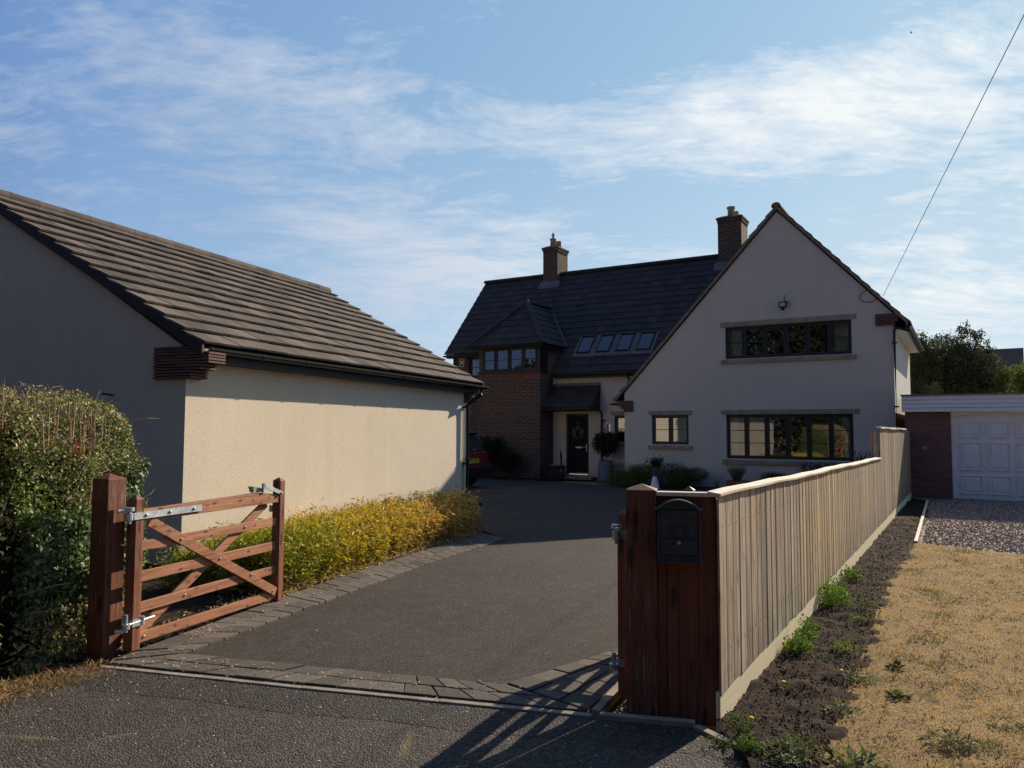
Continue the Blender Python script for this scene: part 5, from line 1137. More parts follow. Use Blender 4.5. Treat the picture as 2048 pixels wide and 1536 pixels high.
    for i in range(420):
        t = np.array([rng.uniform(0, 1)**1.2]); c0, w, d = cl(t); c0, w, d = c0[0], w[0], d[0]; s_ = np.array([-d[1], d[0]]); o_ = rng.uniform(-0.95, 0.95)*w; x, y = c0+s_*o_
        top = 1.80+0.10*t[0]-0.25*abs(o_/w)**5; L = rng.uniform(0.02, 0.11)*(1.3 if y < 5.3 else 0.6); dx, dy = rng.normal(0, 0.35, 2)*L
        tw.tube([(x, y, top-0.22), (x+dx*0.4, y+dy*0.4, top), (x+dx, y+dy, top+L)], [0.0035, 0.0028, 0.0012], 4, cap=False)
    for i in range(520):
        P1, N1 = surf(1, 0.93, 1.0); p = P1[0]+N1[0]*0.02
        if p[2] < 0.1: continue
        d = rng.normal(size=3); d[2] = abs(d[2])*0.8; d = d/np.linalg.norm(d)*rng.uniform(0.08, 0.28)
        tw.tube([tuple(p-N1[0]*0.08), tuple(p+d*0.5+N1[0]*0.03), tuple(p+d)], [0.0035, 0.0026, 0.001], 4, cap=False)
    for i in range(26):
        x, y = -3.1-rng.uniform(0, .3)-0.2*(i % 3), rng.uniform(4.3, 6.0); tw.tube([(x-0.35, y, 0), (x-0.15, y+rng.normal(0, .1), 0.7), (x-0.1, y+rng.normal(0, .2), 1.3), (x-0.05, y+rng.normal(0, .25), 1.8)], [0.014, 0.011, 0.008, 0.003], 5)
    tw.build('twigs', M_twig, h); rebase(h)
hedge()

def strewn(name, label, cat, n, pf, size, aspect, cf, m, flat=0.0, kind='stuff'):
    P = pf(n); o = leaves(name, P, size(len(P)), aspect, cf(len(P), P), m, None, np.tile([0, 0, 1.0], (len(P), 1)), flat, axis=None)
    return tag(o, label, cat, kind=kind)
# dry grass and dead leaves at the foot of the hedge
def pf(n):
    t = rng.uniform(0, 1, n); a = np.array([(-2.70, 5.16), (-2.95, 4.70), (-3.35, 4.05), (-4.4, 3.0)]); i = np.clip((t*3).astype(int), 0, 2); f = (t*3-i)[:, None]
    p = a[i]*(1-f)+a[i+1]*f; off = rng.normal(0, 0.12, (n, 2)); return np.concatenate([p+off-np.array([0.10, 0.0]), rng.uniform(0.0, 0.025, (n, 1))], 1)
strewn('dry_litter', 'straw coloured dead grass and fallen leaves along the foot of the hedge', 'leaf litter', 7000, pf, lambda n: rng.uniform(0.015, 0.07, n), 0.09, lambda n, P: jit((0.30, 0.19, 0.10), n, 0.55), M_blade, 1.6)
def pf2(n):
    t = rng.uniform(0, 1, n); a = np.array([(-2.75, 5.55), (-2.20, 7.35), (-1.43, 9.55), (-0.50, 11.80)]); i = np.clip((t*3).astype(int), 0, 2); f = (t*3-i)[:, None]
    p = a[i]*(1-f)+a[i+1]*f; off = np.abs(rng.normal(0, 0.13, (n, 1))); return np.concatenate([p-off*np.array([[0.93, -0.36]])+rng.normal(0, 0.01, (n, 2)), rng.uniform(0.005, 0.04, (n, 1))], 1)
strewn('fallen_leaves', 'pale dead bamboo leaves lying along the edge of the block border', 'leaf litter', 5200, pf2, lambda n: rng.uniform(0.02, 0.06, n), 0.35, lambda n, P: jit((0.50, 0.36, 0.22), n, 0.4), M_blade, 1.2)

# dwarf bamboo bed
def bamboo():
    b = thing('bamboo_hedge', 'low yellow and green dwarf bamboo along the sunlit garage wall', 'bamboo', (-2.4, 9.2, 0))
    e = np.array([(-2.30, 6.95), (-2.18, 7.35), (-1.42, 9.55), (-0.50, 11.80)])
    def pt(t, d):
        s_ = t*11.8/2.2; i = 0
        a = e[1]+(e[3]-e[1])*t+np.array([0.02*math.sin(t*9), 0]); w0 = 0.10; wmax = 1.15
        # across: from the border towards the wall
        return a-np.array([0.931, -0.365])*(w0+d*(wmax if t > 0 else wmax))
    P, A, S, C = [], [], [], []; st = MB()
    for i in range(3000):
        t = rng.uniform(-0.04, 1.02); d = rng.uniform(0, 0.9 if t < 0.12 else 1.45)**1.25
        if t < 0:
            x, y = e[1]+(e[3]-e[1])*t*0.75-np.array([0.931, -0.365])*(0.55+d*0.9-t*0.4)
        else: x, y = pt(t, d)
        if rng.uniform() < 0.0: continue
        top = 0.56-0.29*min(1, d/1.45)+0.04*math.sin(t*14)+rng.normal(0, 0.05)+0.07*max(0, (t-0.6)/0.4); top *= (0.75 if d < 0.12 else 1.0)*(1.06 if 0.25 < t < 0.8 else 0.97)
        if t < 0: top *= 0.85
        if rng.uniform() < 0.06: top += rng.uniform(0.08, 0.18)
        lx, ly = rng.normal(0, 0.07, 2)+np.array([0.05, -0.02])*(1-min(d, 1)); 
        st.tube([(x, y, 0), (x+lx*0.4, y+ly*0.4, top*0.55), (x+lx, y+ly, top)], [0.0025, 0.002, 0.001], 3, cap=False)
        nl = int(36*top/0.42)
        z = rng.uniform(0.05, 1.0, nl)**0.8; px = x+lx*z*z+rng.normal(0, 0.035, nl); py = y+ly*z*z+rng.normal(0, 0.035, nl)
        P.append(np.stack([px, py, z*top+rng.normal(0, .015, nl)], 1)); ang = rng.uniform(0, 2*math.pi, nl); A.append(np.stack([np.cos(ang), np.sin(ang), rng.uniform(-0.5, 0.7, nl)], 1))
        k = np.clip(t*1.25+0.08+rng.normal(0, 0.10), 0, 1); g = np.array((0.22, 0.27, 0.018)); yel = np.array((0.68, 0.50, 0.045)); org = np.array((0.85, 0.50, 0.17))
        base = g*(1-k/0.5)+yel*(k/0.5) if k < 0.5 else yel*(1-(k-0.5)/0.5)+org*((k-0.5)/0.5)
        cc = np.tile(base, (nl, 1))*rng.uniform(0.6, 1.25, (nl, 1)); u = rng.uniform(size=nl)
        cc[u < 0.22] = g*rng.uniform(0.5, 1.1, (int((u < 0.22).sum()), 1)); cc[(u > 0.90)] = np.array((0.60, 0.45, 0.22))
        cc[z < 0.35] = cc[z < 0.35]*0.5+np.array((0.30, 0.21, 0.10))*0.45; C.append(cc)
    P = np.concatenate(P); A = np.concatenate(A); C = np.concatenate(C)
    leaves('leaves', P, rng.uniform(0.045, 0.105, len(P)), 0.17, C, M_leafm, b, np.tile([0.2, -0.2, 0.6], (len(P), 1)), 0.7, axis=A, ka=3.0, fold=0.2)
    st.build('stems', plain('bamboo_stem', (0.28, 0.22, 0.08), 0.7), b); rebase(b)
bamboo()

# blobby shrubs made of leaves over a woody skeleton
def shrub(name, label, cat, c, rad, n, size, aspect, col, m=M_leafm, v=0.4, lobes=9, group=None, stems=True, stemcol=None, flat=0.0, seed=0, zmin=0.02, uneven=0.22):
    t = thing(name, label, cat, (c[0], c[1], 0), 0, group)
    r0 = random.Random(seed); ctrs = []
    for i in range(lobes):
        a = r0.uniform(0, 2*math.pi); e = r0.uniform(-0.3, 1); q = r0.uniform(0.25, 0.62)
        ctrs.append((math.cos(a)*rad[0]*q, math.sin(a)*rad[1]*q, rad[2]*(0.15+0.5*e*q/0.6), r0.uniform(0.38, 0.62)))
    ctrs.append((0, 0, 0, 0.78)); idx = rng.integers(0, len(ctrs), n); CC = np.array(ctrs)[idx]
    d = unit(rng.normal(size=(n, 3))); rr = rng.uniform(0.35, 1.0, (n, 1))**0.5
    P = CC[:, :3]+d*np.array(rad)*CC[:, 3:4]*rr*(1+uneven*rng.normal(size=(n, 1))*0.5)
    P[:, 2] += c[2]; ok = P[:, 2] > zmin; P = P[ok]; d = d[ok]; n = len(P)
    cols = jit(col, n, v); g = nz(P+np.array([c[0], c[1], 0]), 2.2/max(rad[0], .3)); cols *= (1+0.45*g)[:, None]
    leaves('foliage', P, rng.uniform(size*0.6, size*1.3, n), aspect, cols, m, t, d, 0.8, fold=0.2)
    if stems:
        sm = MB()
        for i in range(9):
            a = i*0.7+seed; q = r0.uniform(0.3, 0.75); sm.tube([(0.03*math.cos(a), 0.03*math.sin(a), 0), (math.cos(a)*rad[0]*q*0.5, math.sin(a)*rad[1]*q*0.5, c[2]*0.6+0.02), (math.cos(a)*rad[0]*q, math.sin(a)*rad[1]*q, c[2]+rad[2]*0.5)], [0.02*rad[2]+0.004, 0.012*rad[2]+0.003, 0.002], 5)
        sm.build('stems', M_bark, t)
    return t
def hp(u, v): p = HW(u, v); return p.x, p.y
DG = (0.020, 0.030, 0.012)
shrub('shrub', 'broad dark leafy shrub beside the red car against the brick tower', 'shrub', (*hp(-6.15, 0.15), 0.62), (0.62, 0.55, 0.72), 5200, 0.075, 0.45, DG, seed=1, lobes=12)
shrub('shrub', 'tall dark shrub in the middle of the brick tower wall', 'shrub', (*hp(-4.75, -0.05), 0.72), (0.52, 0.42, 0.72), 5200, 0.07, 0.4, (0.018, 0.028, 0.012), seed=2, lobes=12)
shrub('shrub', 'lower loose olive shrub between the tower wall and storage box', 'shrub', (*hp(-4.0, -0.12), 0.48), (0.50, 0.36, 0.55), 4200, 0.06, 0.35, (0.030, 0.036, 0.015), seed=3, lobes=11)
shrub('conifer_mound', 'low mounded green bush left of the blue and white post', 'bush', (3.42, 21.95, 0.20), (0.88, 0.66, 0.52), 18000, 0.034, 0.4, (0.075, 0.100, 0.024), seed=4, uneven=0.03, group='mounded bushes under the gable')
shrub('conifer_mound', 'low mounded green bush right of the blue and white post', 'bush', (4.74, 21.55, 0.20), (0.88, 0.66, 0.49), 18000, 0.034, 0.4, (0.070, 0.095, 0.024), seed=5, uneven=0.03, group='mounded bushes under the gable')
shrub('shrub', 'small dark open shrub rising behind the mounded bushes', 'shrub', (4.12, 22.05, 0.58), (0.34, 0.28, 0.30), 620, 0.065, 0.5, (0.022, 0.036, 0.018), seed=6, uneven=0.6)
shrub('bush', 'green rounded bush under the wide lower window', 'bush', (7.05, 20.35, 0.22), (0.50, 0.42, 0.34), 5200, 0.045, 0.4, (0.028, 0.045, 0.016), seed=8, uneven=0.1)
def wiry(name, label, cat, c, h, r_, n, col, seed, lean=0.0, heads=False, z0=0.0):
    t = thing(name, label, cat, (c[0], c[1], 0)); m = MB(); q = random.Random(seed)
    for i in range(n):
        a = q.uniform(0, 6.283); rr = r_*math.sqrt(q.random()); H = h*q.uniform(0.6, 1.05); x, y = rr*math.cos(a), rr*math.sin(a)
        p1 = (x*0.25, y*0.25, z0); p2 = (x*0.6+lean*H*.3, y*0.6, z0+H*0.55); p3 = (x+lean*H, y, z0+H)
        m.tube([p1, p2, p3], [0.004, 0.003, 0.0015], 4, col=col, cap=False)
        for j in range(2):
            k = q.uniform(0.45, 0.9); s_ = tuple(a_+(b_-a_)*k for a_, b_ in zip(p1, p3)); m.tube([s_, (s_[0]+q.uniform(-.1, .1), s_[1]+q.uniform(-.1, .1), s_[2]+q.uniform(0.05, .16))], [0.0025, 0.001], 3, col=col, cap=False)
        if heads: m.tube([p3, (p3[0]+0.004, p3[1], p3[2]+0.07)], [0.009, 0.004], 5, col=(0.06, 0.045, 0.07))
    m.build('stems', M_pebble, t); return t
wp = wiry('dead_shrub', 'bare twiggy brown shrub growing in a shallow terracotta pot', 'shrub', (6.20, 20.95), 0.45, 0.30, 130, (0.12, 0.085, 0.07), 3, z0=0.22)
tp = MB(); tp.lathe([(0.18, 0.0), (0.25, 0.02), (0.30, 0.20), (0.33, 0.20), (0.33, 0.25), (0.28, 0.25), (0.26, 0.20)], (6.20, 20.95, 0), 24); tag(tp.build('plant_pot', M_terra, smooth=False), 'shallow wide terracotta pot under the bare brown shrub', 'plant pot')
wiry('lavender', 'clump of thin dry lavender stems above the fence top', 'plant', (8.05, 20.0), 0.72, 0.55, 230, (0.10, 0.095, 0.085), 9, heads=True)
wiry('lavender', 'sparse dark stems in front of the right end of the lower window', 'plant', (8.75, 18.8), 1.05, 0.45, 150, (0.07, 0.07, 0.055), 10, heads=True)
wiry('seedling', 'tiny dark sprig on the bed between bush and dead shrub', 'plant', (5.72, 21.2), 0.22, 0.10, 12, (0.035, 0.045, 0.025), 12)

# standard tree in a ribbed pot beside the door
px, py = hp(-0.98, 0.78)
pt = thing('potted_tree', 'round headed standard bush in a tall ribbed grey pot beside the front door', 'potted tree', (px, py, 0))
prof = [(0.17, 0.0), (0.20, 0.01)]
for i in range(18): z = 0.03+i*0.034; w = 0.20+0.055*math.sin(math.pi*min(1, (z+0.1)/0.75)); prof += [(w, z), (w+0.007, z+0.017)]
prof += [(0.225, 0.645), (0.225, 0.665), (0.20, 0.665), (0.19, 0.60)]
m = MB(); m.lathe(prof, (0, 0, 0), 28); m.build('pot', M_gpot, pt)
m = MB(); m.tube([(0, 0, 0.58), (0.012, 0, 0.75), (0, 0.01, 0.95)], 0.014, 8); m.build('trunk', M_bark, pt)
n = 2600; d = unit(rng.normal(size=(n, 3))); P = d*np.array([0.41, 0.41, 0.40])*rng.uniform(0.45, 1.08, (n, 1))+np.array([0, 0, 1.20]); P = P[P[:, 2] > 0.8]
leaves('crown', P, rng.uniform(0.05, 0.10, len(P)), 0.5, jit((0.022, 0.034, 0.014), len(P), 0.4), M_leaf, pt)

# wreath on the door
wx, wy = hp(-2.28, 1.44)
wr = thing('wreath', 'round floral wreath hanging on the dark front door', 'wreath', (wx, wy, 1.55), TH)
n = 900; a = rng.uniform(0, 2*math.pi, n); rr = 0.155+rng.normal(0, 0.03, n); P = np.stack([rr*np.cos(a), rng.normal(0, 0.018, n)-0.01, rr*np.sin(a)], 1)
cw = jit((0.05, 0.06, 0.035), n, 0.5); fl = rng.uniform(size=n) < 0.30; cw[fl] = jit((0.85, 0.80, 0.74), int(fl.sum()), 0.3)
leaves('flowers', P, rng.uniform(0.02, 0.05, n), 0.6, cw, M_leafm, wr)
m = MB(); m.tube([(0, 0, 0.14), (0, 0.006, 0.36)], 0.006, 6); m.build('ribbon', M_curt, wr)
# storage box and umbrella stand by the door
bx = thing('storage_box', 'low dark storage box standing at the corner of the brick tower', 'storage box', HW(-3.14, 0.42), TH)
m = MB(); m.box(0, 0.66, 0, 0.50, 0.0, 0.40)
for i in range(7): m.box(0.02+i*0.09, 0.09+i*0.09, -0.006, -0.001, 0.02, 0.38)
m.build('body', M_black, bx, bevel=0.006); m = MB(); m.box(-0.015, 0.675, -0.02, 0.52, 0.402, 0.455); ld = m.build('lid', M_black, bx, bevel=0.01)
m = MB(); m.box(0.36, 0.44, 0.02, 0.10, 0.456, 0.476); tag(m.build('soap_dish', M_white, None, bevel=0.006), 'tiny white dish lying on the dark storage box lid', 'dish')
so = bpy.data.objects['soap_dish']; so.location = HW(-3.14, 0.42); so.rotation_euler = (0, 0, TH)
us = thing('umbrella_stand', 'thin pale metal stand holding a rolled umbrella beside the door', 'umbrella stand', HW(-2.56, 0.85), TH)
m = MB()
for zz in (0.05, 0.30, 0.62):
    m.tube([(0.10*math.cos(t), 0.10*math.sin(t), zz) for t in np.linspace(0, 2*math.pi, 13)], 0.008, 5)
for t in np.linspace(0, 2*math.pi, 7)[:-1]: m.tube([(0.10*math.cos(t), 0.10*math.sin(t), 0.0), (0.10*math.cos(t), 0.10*math.sin(t), 0.64)], 0.007, 5)
m.build('frame', M_galv, us)
m = MB(); m.tube([(-0.02, 0, 0.06), (-0.03, 0, 0.3), (-0.06, 0, 0.85), (-0.07, 0, 0.98)], [0.01, 0.03, 0.035, 0.008], 8); tag(m.build('umbrella', M_black, None), 'rolled black umbrella standing in the pale metal stand by the door', 'umbrella'); bpy.data.objects['umbrella'].location = HW(-2.56, 0.85); bpy.data.objects['umbrella'].rotation_euler = (0, 0, TH)
# blue and white post in the bed
bp = thing('marker_post', 'small tapered white post with blue cap standing between two mounded bushes', 'marker post', (3.97, 21.15, 0))
m = MB(); m.lathe([(0.135, 0.0), (0.06, 0.335), (0.05, 0.345)], n=20); m.build('base', M_white, bp, smooth=False)
m = MB(); m.lathe([(0.048, 0.346), (0.050, 0.40), (0.038, 0.50), (0.020, 0.52), (0.0, 0.525)], n=20); m.build('cap', M_blue, bp)

# red car behind the garage
def car():
    c = thing('parked_car', 'red car with black bumpers and yellow rear plate half hidden behind the garage', 'car', (-1.02, 20.98, 0), math.atan2(0.47, -0.88))
    # local: +x forward, rear at x=0, width 1.76
    HW_ = 0.86
    def loft(sec, name, m, bev=0.03):
        b = MB(); n = len(sec)
        V = []
        for s in (-1, 1):
            for (x, z, w) in sec: V.append((x, s*w, z))
        F = [tuple(range(n-1, -1, -1)), tuple(range(n, 2*n))]+[(i, (i+1) % n, (i+1) % n+n, i+n) for i in range(n)]
        b.add(V, F); return b.build(name, m, c, bevel=bev, seg=3)
    loft([(0.03, 0.62, HW_-.01), (0.05, 0.50, HW_-.01), (4.05, 0.50, HW_-.03), (4.10, 0.72, HW_-.05), (3.95, 0.92, HW_-.06), (3.05, 1.04, HW_-.06), (0.30, 1.06, HW_-.05), (0.10, 1.00, HW_-.04), (0.06, 0.80, HW_-.01)], 'body', M_red)
    loft([(-0.03, 0.36, HW_-.03), (0.0, 0.30, HW_-.04), (4.12, 0.26, HW_-.06), (4.16, 0.49, HW_-.04), (0.0, 0.495, HW_-.005), (-0.05, 0.62, HW_-.02), (-0.08, 0.60, HW_-.03)], 'bumper', M_black)
    loft([(0.14, 1.03, HW_-.09), (3.0, 1.03, HW_-.10), (2.35, 1.50, HW_-.24), (0.55, 1.54, HW_-.22), (0.34, 1.48, HW_-.22)], 'cabin_glass', M_black, 0.02)
    loft([(0.30, 1.50, HW_-.25), (2.35, 1.505, HW_-.25), (2.2, 1.555, HW_-.30), (0.5, 1.585, HW_-.28), (0.22, 1.54, HW_-.27)], 'roof', M_black)
    for x in (0.72, 3.35):
        for s in (-1, 1):
            w = MB(); T = lambda a, b, z: (x+a, s*(HW_-0.12)+z*s, 0.33+b)
            w.lathe([(0.20, -0.09), (0.32, -0.09), (0.33, -0.06), (0.33, 0.08), (0.30, 0.11), (0.22, 0.115)], (0, 0, 0), 28, T=T); wo = w.build('wheel', M_tyre, c)
            q = MB(); q.lathe([(0.0, 0.09), (0.05, 0.118), (0.20, 0.10), (0.215, 0.116)], (0, 0, 0), 20, T=T); q.build('rim', M_steel, wo)
    for s in (-1, 1):
        l = MB(); l.box(0.015, 0.10, *sorted((s*0.60, s*(HW_-0.03))), 0.80, 0.97); l.build('tail_light', mat('tail_lens', lambda N, p: N.put(p.inputs['Base Color'], (0.12, 0.004, 0.004)), 0.2, 0.5) if 'tail_lens' not in MATS else MATS['tail_lens'], c, bevel=0.01)
    m = MB(); m.box(0.018, 0.04, -0.27, 0.27, 0.70, 0.82); pl = m.build('number_plate', M_yplate, c)
    cu = bpy.data.curves.new('plate_text', 'FONT'); cu.body = 'YR21 DZU'; cu.size = 0.115; cu.extrude = 0.001; cu.align_x = 'CENTER'; cu.align_y = 'CENTER'; cu.offset = 0.0015
    to = bpy.data.objects.new('tmp', cu); COL.objects.link(to); dg = bpy.context.evaluated_depsgraph_get(); me = bpy.data.meshes.new_from_object(to.evaluated_get(dg)); bpy.data.objects.remove(to)
    me.materials.clear(); me.materials.append(M_ink); o = bpy.data.objects.new('registration', me); COL.objects.link(o); o.parent = pl
    o.matrix_local = Matrix.Translation((0.0155, 0, 0.76)) @ Matrix(((0, 0, -1, 0), (-1, 0, 0, 0), (0, 1, 0, 0), (0, 0, 0, 1))) @ Matrix.Diagonal((0.88, 1, 1, 1))
    m = MB(); m.tube([(0.13, -0.10, 1.075), (0.03, -0.10, 1.05)], 0.012, 6); m.build('wiper', M_steel, c)
car()

# overhead cable and a distant bird
A_ = Vector((9.636, 19.517, 5.13)); B_ = Vector((6.265, 9.0, 6.714)); E_ = A_+(B_-A_)*2.1
m = MB(); m.tube([tuple(A_.lerp(E_, t)+Vector((0, 0, -0.25*math.sin(math.pi*t)*0))) for t in np.linspace(0, 1, 12)], 0.006, 6); tag(m.build('overhead_cable', M_wire), 'thin overhead telephone cable running down to the gable edge', 'cable')
m = MB(); b0 = Vector((31.49, 58.17, 33.15)); m.tube([b0+Vector((-0.12, 0, 0)), b0, b0+Vector((0.10, 0, 0.02))], [0.01, 0.035, 0.01], 8)
for s in (-1, 1): m.add([b0+Vector((-0.03, 0, 0)), b0+Vector((0.04, 0, 0)), b0+Vector((0.02, s*0.1, 0.05)), b0+Vector((s*0.16, s*0.2, 0.04))], [(0, 1, 2), (0, 2, 3)])
tag(m.build('bird', M_wire), 'tiny dark bird flying high in the sky on the right', 'bird')

# trees behind the neighbour's garage
def tree(label, c, H, cr, ctr_z, n, size, col, seed, lobes=16, group='trees beyond the garage', wisps=0, v=0.35):
    t = thing('tree', label, 'tree', (c[0], c[1], 0), 0, group); q = random.Random(seed)
    tr = MB(); tr.tube([(0, 0, 0), (0.1, 0, H*0.2), (-0.05, 0.1, H*0.45), (0.1, 0, H*0.75)], [0.22, 0.17, 0.11, 0.03], 9)
    L = []
    for i in range(lobes):
        a = q.uniform(0, 6.283); e = q.uniform(-0.75, 0.95); w = math.sqrt(max(0.05, 1-e*e)); rr = q.uniform(0.5, 0.85)
        p = (math.cos(a)*w*cr[0]*rr, math.sin(a)*w*cr[1]*rr, ctr_z+e*cr[2]*rr, q.uniform(0.26, 0.42)); L.append(p)
        tr.tube([(0, 0, H*0.25), (p[0]*0.5, p[1]*0.5, (H*0.25+p[2])*0.5), p[:3]], [0.09, 0.05, 0.015], 6)
    for i in range(wisps):
        a = q.uniform(-1.2, 1.4); x = q.uniform(0.0, 1.0)*cr[0]; z = ctr_z+cr[2]*math.sqrt(max(0, 1-(x/cr[0])**2))*0.92; L.append((x, q.uniform(-.3, .3), z+q.uniform(0.0, .35), 0.09)); L.append((x+q.uniform(-.2, .3), q.uniform(-.3, .3), z+q.uniform(0.3, .75), 0.055))
        tr.tube([(x*0.8, 0, z-0.7), (x, 0, z), (x+q.uniform(0, .3), 0, z+q.uniform(.4, .9))], [0.03, 0.02, 0.008], 4)
    tr.build('trunk', M_bark, t); L.append((0, 0, ctr_z, 0.72)); CC = np.array(L)
    w = CC[:, 3]**2; idx = rng.choice(len(L), n, p=w/w.sum()); C2 = CC[idx]; d = unit(rng.normal(size=(n, 3)))
    rad = (cr[0]+cr[2])/2; P = C2[:, :3]+d*C2[:, 3:4]*np.array([cr[0], cr[1], cr[2]])*(rng.uniform(0.5, 1, (n, 1))**0.4)*(1+0.10*rng.normal(size=(n, 1)))
    cols = jit(col, n, v)*(1+0.5*nz(P, 1.3, seed))[:, None]
    leaves('crown', P, rng.uniform(size*.6, size*1.3, n), 0.55, cols, M_leafm, t, d, 0.6, fold=0.2)
tree('large dense dark green tree rising behind the neighbouring garage roof', (22.1, 38.0), 6.5, (2.35, 2.0, 2.6), 4.0, 34000, 0.12, (0.080, 0.090, 0.050), 5, lobes=22, wisps=12)
tree('small dark tree showing just past the house corner', (19.9, 36.5), 6.8, (0.8, 0.9, 2.6), 4.3, 9000, 0.12, (0.080, 0.090, 0.045), 8, lobes=12)
tree('lighter green spreading tree right of the dark one', (25.2, 36.8), 4.8, (2.3, 1.6, 1.75), 3.75, 17000, 0.12, (0.13, 0.165, 0.045), 12, lobes=14)
tree('bright olive bush tree at the right picture edge below the distant roof', (26.6, 37.9), 4.2, (1.6, 1.4, 1.3), 3.4, 9000, 0.13, (0.11, 0.125, 0.04), 17, lobes=10)
tree('young pale green sapling beside the house wall above the garage', (19.0, 34.0), 3.7, (0.40, 0.4, 1.0), 3.0, 900, 0.11, (0.13, 0.16, 0.05), 19, lobes=9)
# far house roof
fh = thing('house', 'distant house with plain brown tiled roof behind the light green tree', 'house', (40.7, 60.0, 0), R(-34))
m = MB(); m.prism([(-9, 0, 5.4), (-9, 3, 8.62), (-9, 6, 5.4)], (9, 0, 0.0)); m.build('roof', MATS['garage_tile'], fh)
m = MB(); m.box(-8.9, -0.2, 0.3, 5.7, 0, 5.45); m.build('wall', M_brick_n, fh)
# dark belt of trees across the road behind the viewpoint (mirrored in the upper window)
n = 110000; az = rng.uniform(R(118), R(318), n); rad = rng.uniform(17, 21, n)+2.5*np.sin(az*7); zt = 10.5+1.6*np.sin(az*9)+1.1*np.sin(az*23+1)
zt = np.where(az > R(276), 4.7+0.9*np.sin(az*15), zt); z = rng.uniform(0.0, 1, n)**0.8*zt
P = np.stack([rad*np.sin(az), rad*np.cos(az), z], 1); tb_ = leaves('tree_belt', P, rng.uniform(0.22, 0.5, n), 0.7, jit((0.017, 0.022, 0.012), n, 0.5), M_leafm, None, -P*np.array([[.05, .05, 0]]), 0.8)
tag(tb_, 'dark belt of trees across the road behind the viewpoint', 'trees', kind='stuff')

# ------------------------------------------------------------------ lawn, gravel, weeds
def lawn_edge_x(y): return EDGE(y)
def grass():
    n = 260000; P = []; y = 2.9+8.3*rng.uniform(0, 1, n)**1.6; ex = np.array([EDGE(v) for v in y]); x = ex-0.10+np.abs(rng.normal(0, .05, n))+rng.uniform(0, 1, n)*(0.35*y+1.3)
    ok = (x*0+1 > 0); 
    # stay off the gravel
    def off(x, y): return (y > 11.0) | ((x > 5.86) & (y > 11.03-(x-5.86)*1.34) & (x < 6.66)) | ((x >= 6.66) & (y > 9.96-(x-6.66)*0.36))
    ok = ~off(x, y); x, y = x[ok], y[ok]; n = len(x); P = np.stack([x, y, np.full(n, 0.004)], 1)
    g = nz(P, 2.3)+0.6*nz(P, 7.0, 4); d = np.linalg.norm(P[:, :2], axis=1)
    c = jit((0.50, 0.345, 0.185), n, 0.5); c *= (1+0.35*nz(P, 1.4, 2)+0.25*nz(P, 5.0, 6))[:, None]; dk = (nz(P, 9.0, 8) > 0.20); c[dk] = jit((0.20, 0.14, 0.07), n, 0.3)[dk]
    gr = (g > 0.46) & (rng.uniform(size=n) < 0.7); c[gr] = jit((0.17, 0.165, 0.075), n, 0.4)[gr]
    L = np.where(gr, rng.uniform(0.015, 0.045, n), rng.uniform(0.010, 0.030, n))*(0.8+d*0.035)
    ax = np.stack([rng.normal(size=n), rng.normal(size=n), np.abs(rng.normal(0.6, 0.4, n))], 1)
    o = leaves('grass', P, L, 0.14*(1+0.0), c, M_blade, None, axis=ax, ka=2.0)
    tag(o, 'short parched straw coloured lawn grass on the right', 'grass', kind='stuff')
grass()
def pebbles(name, label, n, pf, rmin, rmax, ramp):
    P = pf(n); n = len(P); r_ = rng.uniform(rmin, rmax, n); base = np.array([(1, 0, 0), (-1, 0, 0), (0, 1, 0), (0, -1, 0), (0, 0, .8), (0, 0, -.8)], float)
    F = [(0, 2, 4), (2, 1, 4), (1, 3, 4), (3, 0, 4), (2, 0, 5), (1, 2, 5), (3, 1, 5), (0, 3, 5)]
    V = base[None]*r_[:, None, None]*rng.uniform(0.55, 1.2, (n, 6, 1)); a = rng.uniform(0, 6.28, n); ca, sa = np.cos(a)[:, None], np.sin(a)[:, None]
    V = np.stack([V[..., 0]*ca-V[..., 1]*sa, V[..., 0]*sa+V[..., 1]*ca, V[..., 2]], -1)+P[:, None]
    T = V[:, np.array(F)].reshape(-1, 3); ramp = np.array(ramp); c = np.repeat(ramp[rng.integers(0, len(ramp), n)]*rng.uniform(0.7, 1.2, (n, 1)), 8, axis=0)
    return tag(npmesh(name, T, 3, c, M_pebble), label, 'gravel', kind='stuff')
def pg(n):
    y = 9.2+8.6*rng.uniform(0, 1, n)**1.5; x = rng.uniform(5.6, 13.5, n)
    xl = np.where(y > 11.03, 5.92+(y-11.03)*0.573, 5.92+(11.03-y)*0.75); ok = (x > xl) & (x < 0.72*y+0.3) & ~((x > 6.66) & (y < 9.96-(x-6.66)*0.36)); x, y = x[ok], y[ok]
    return np.stack([x, y, np.full(len(x), 0.014)], 1)
pebbles('gravel_stones', 'loose pink and grey stones of the gravel parking area', 34000, pg, 0.010, 0.022, [(0.46, 0.34, 0.28), (0.32, 0.23, 0.19), (0.58, 0.49, 0.41), (0.22, 0.17, 0.15), (0.50, 0.35, 0.28)])
def pg2(n): 
    t = rng.uniform(0, 1, n); s = rng.uniform(0, 1, n); a = np.array([0.58, 4.40]); b = np.array([1.35, 5.8]); w = np.array([0.16, 0.01])
    p = a+(b-a)*t[:, None]**1.0+w*s[:, None]; return np.concatenate([p, np.full((n, 1), 0.01)], 1)
pebbles('post_pebbles', 'brown pebbles filling the strip beside the right gate post', 900, pg2, 0.008, 0.022, [(0.20, 0.14, 0.10), (0.34, 0.27, 0.2), (0.12, 0.09, 0.07)])
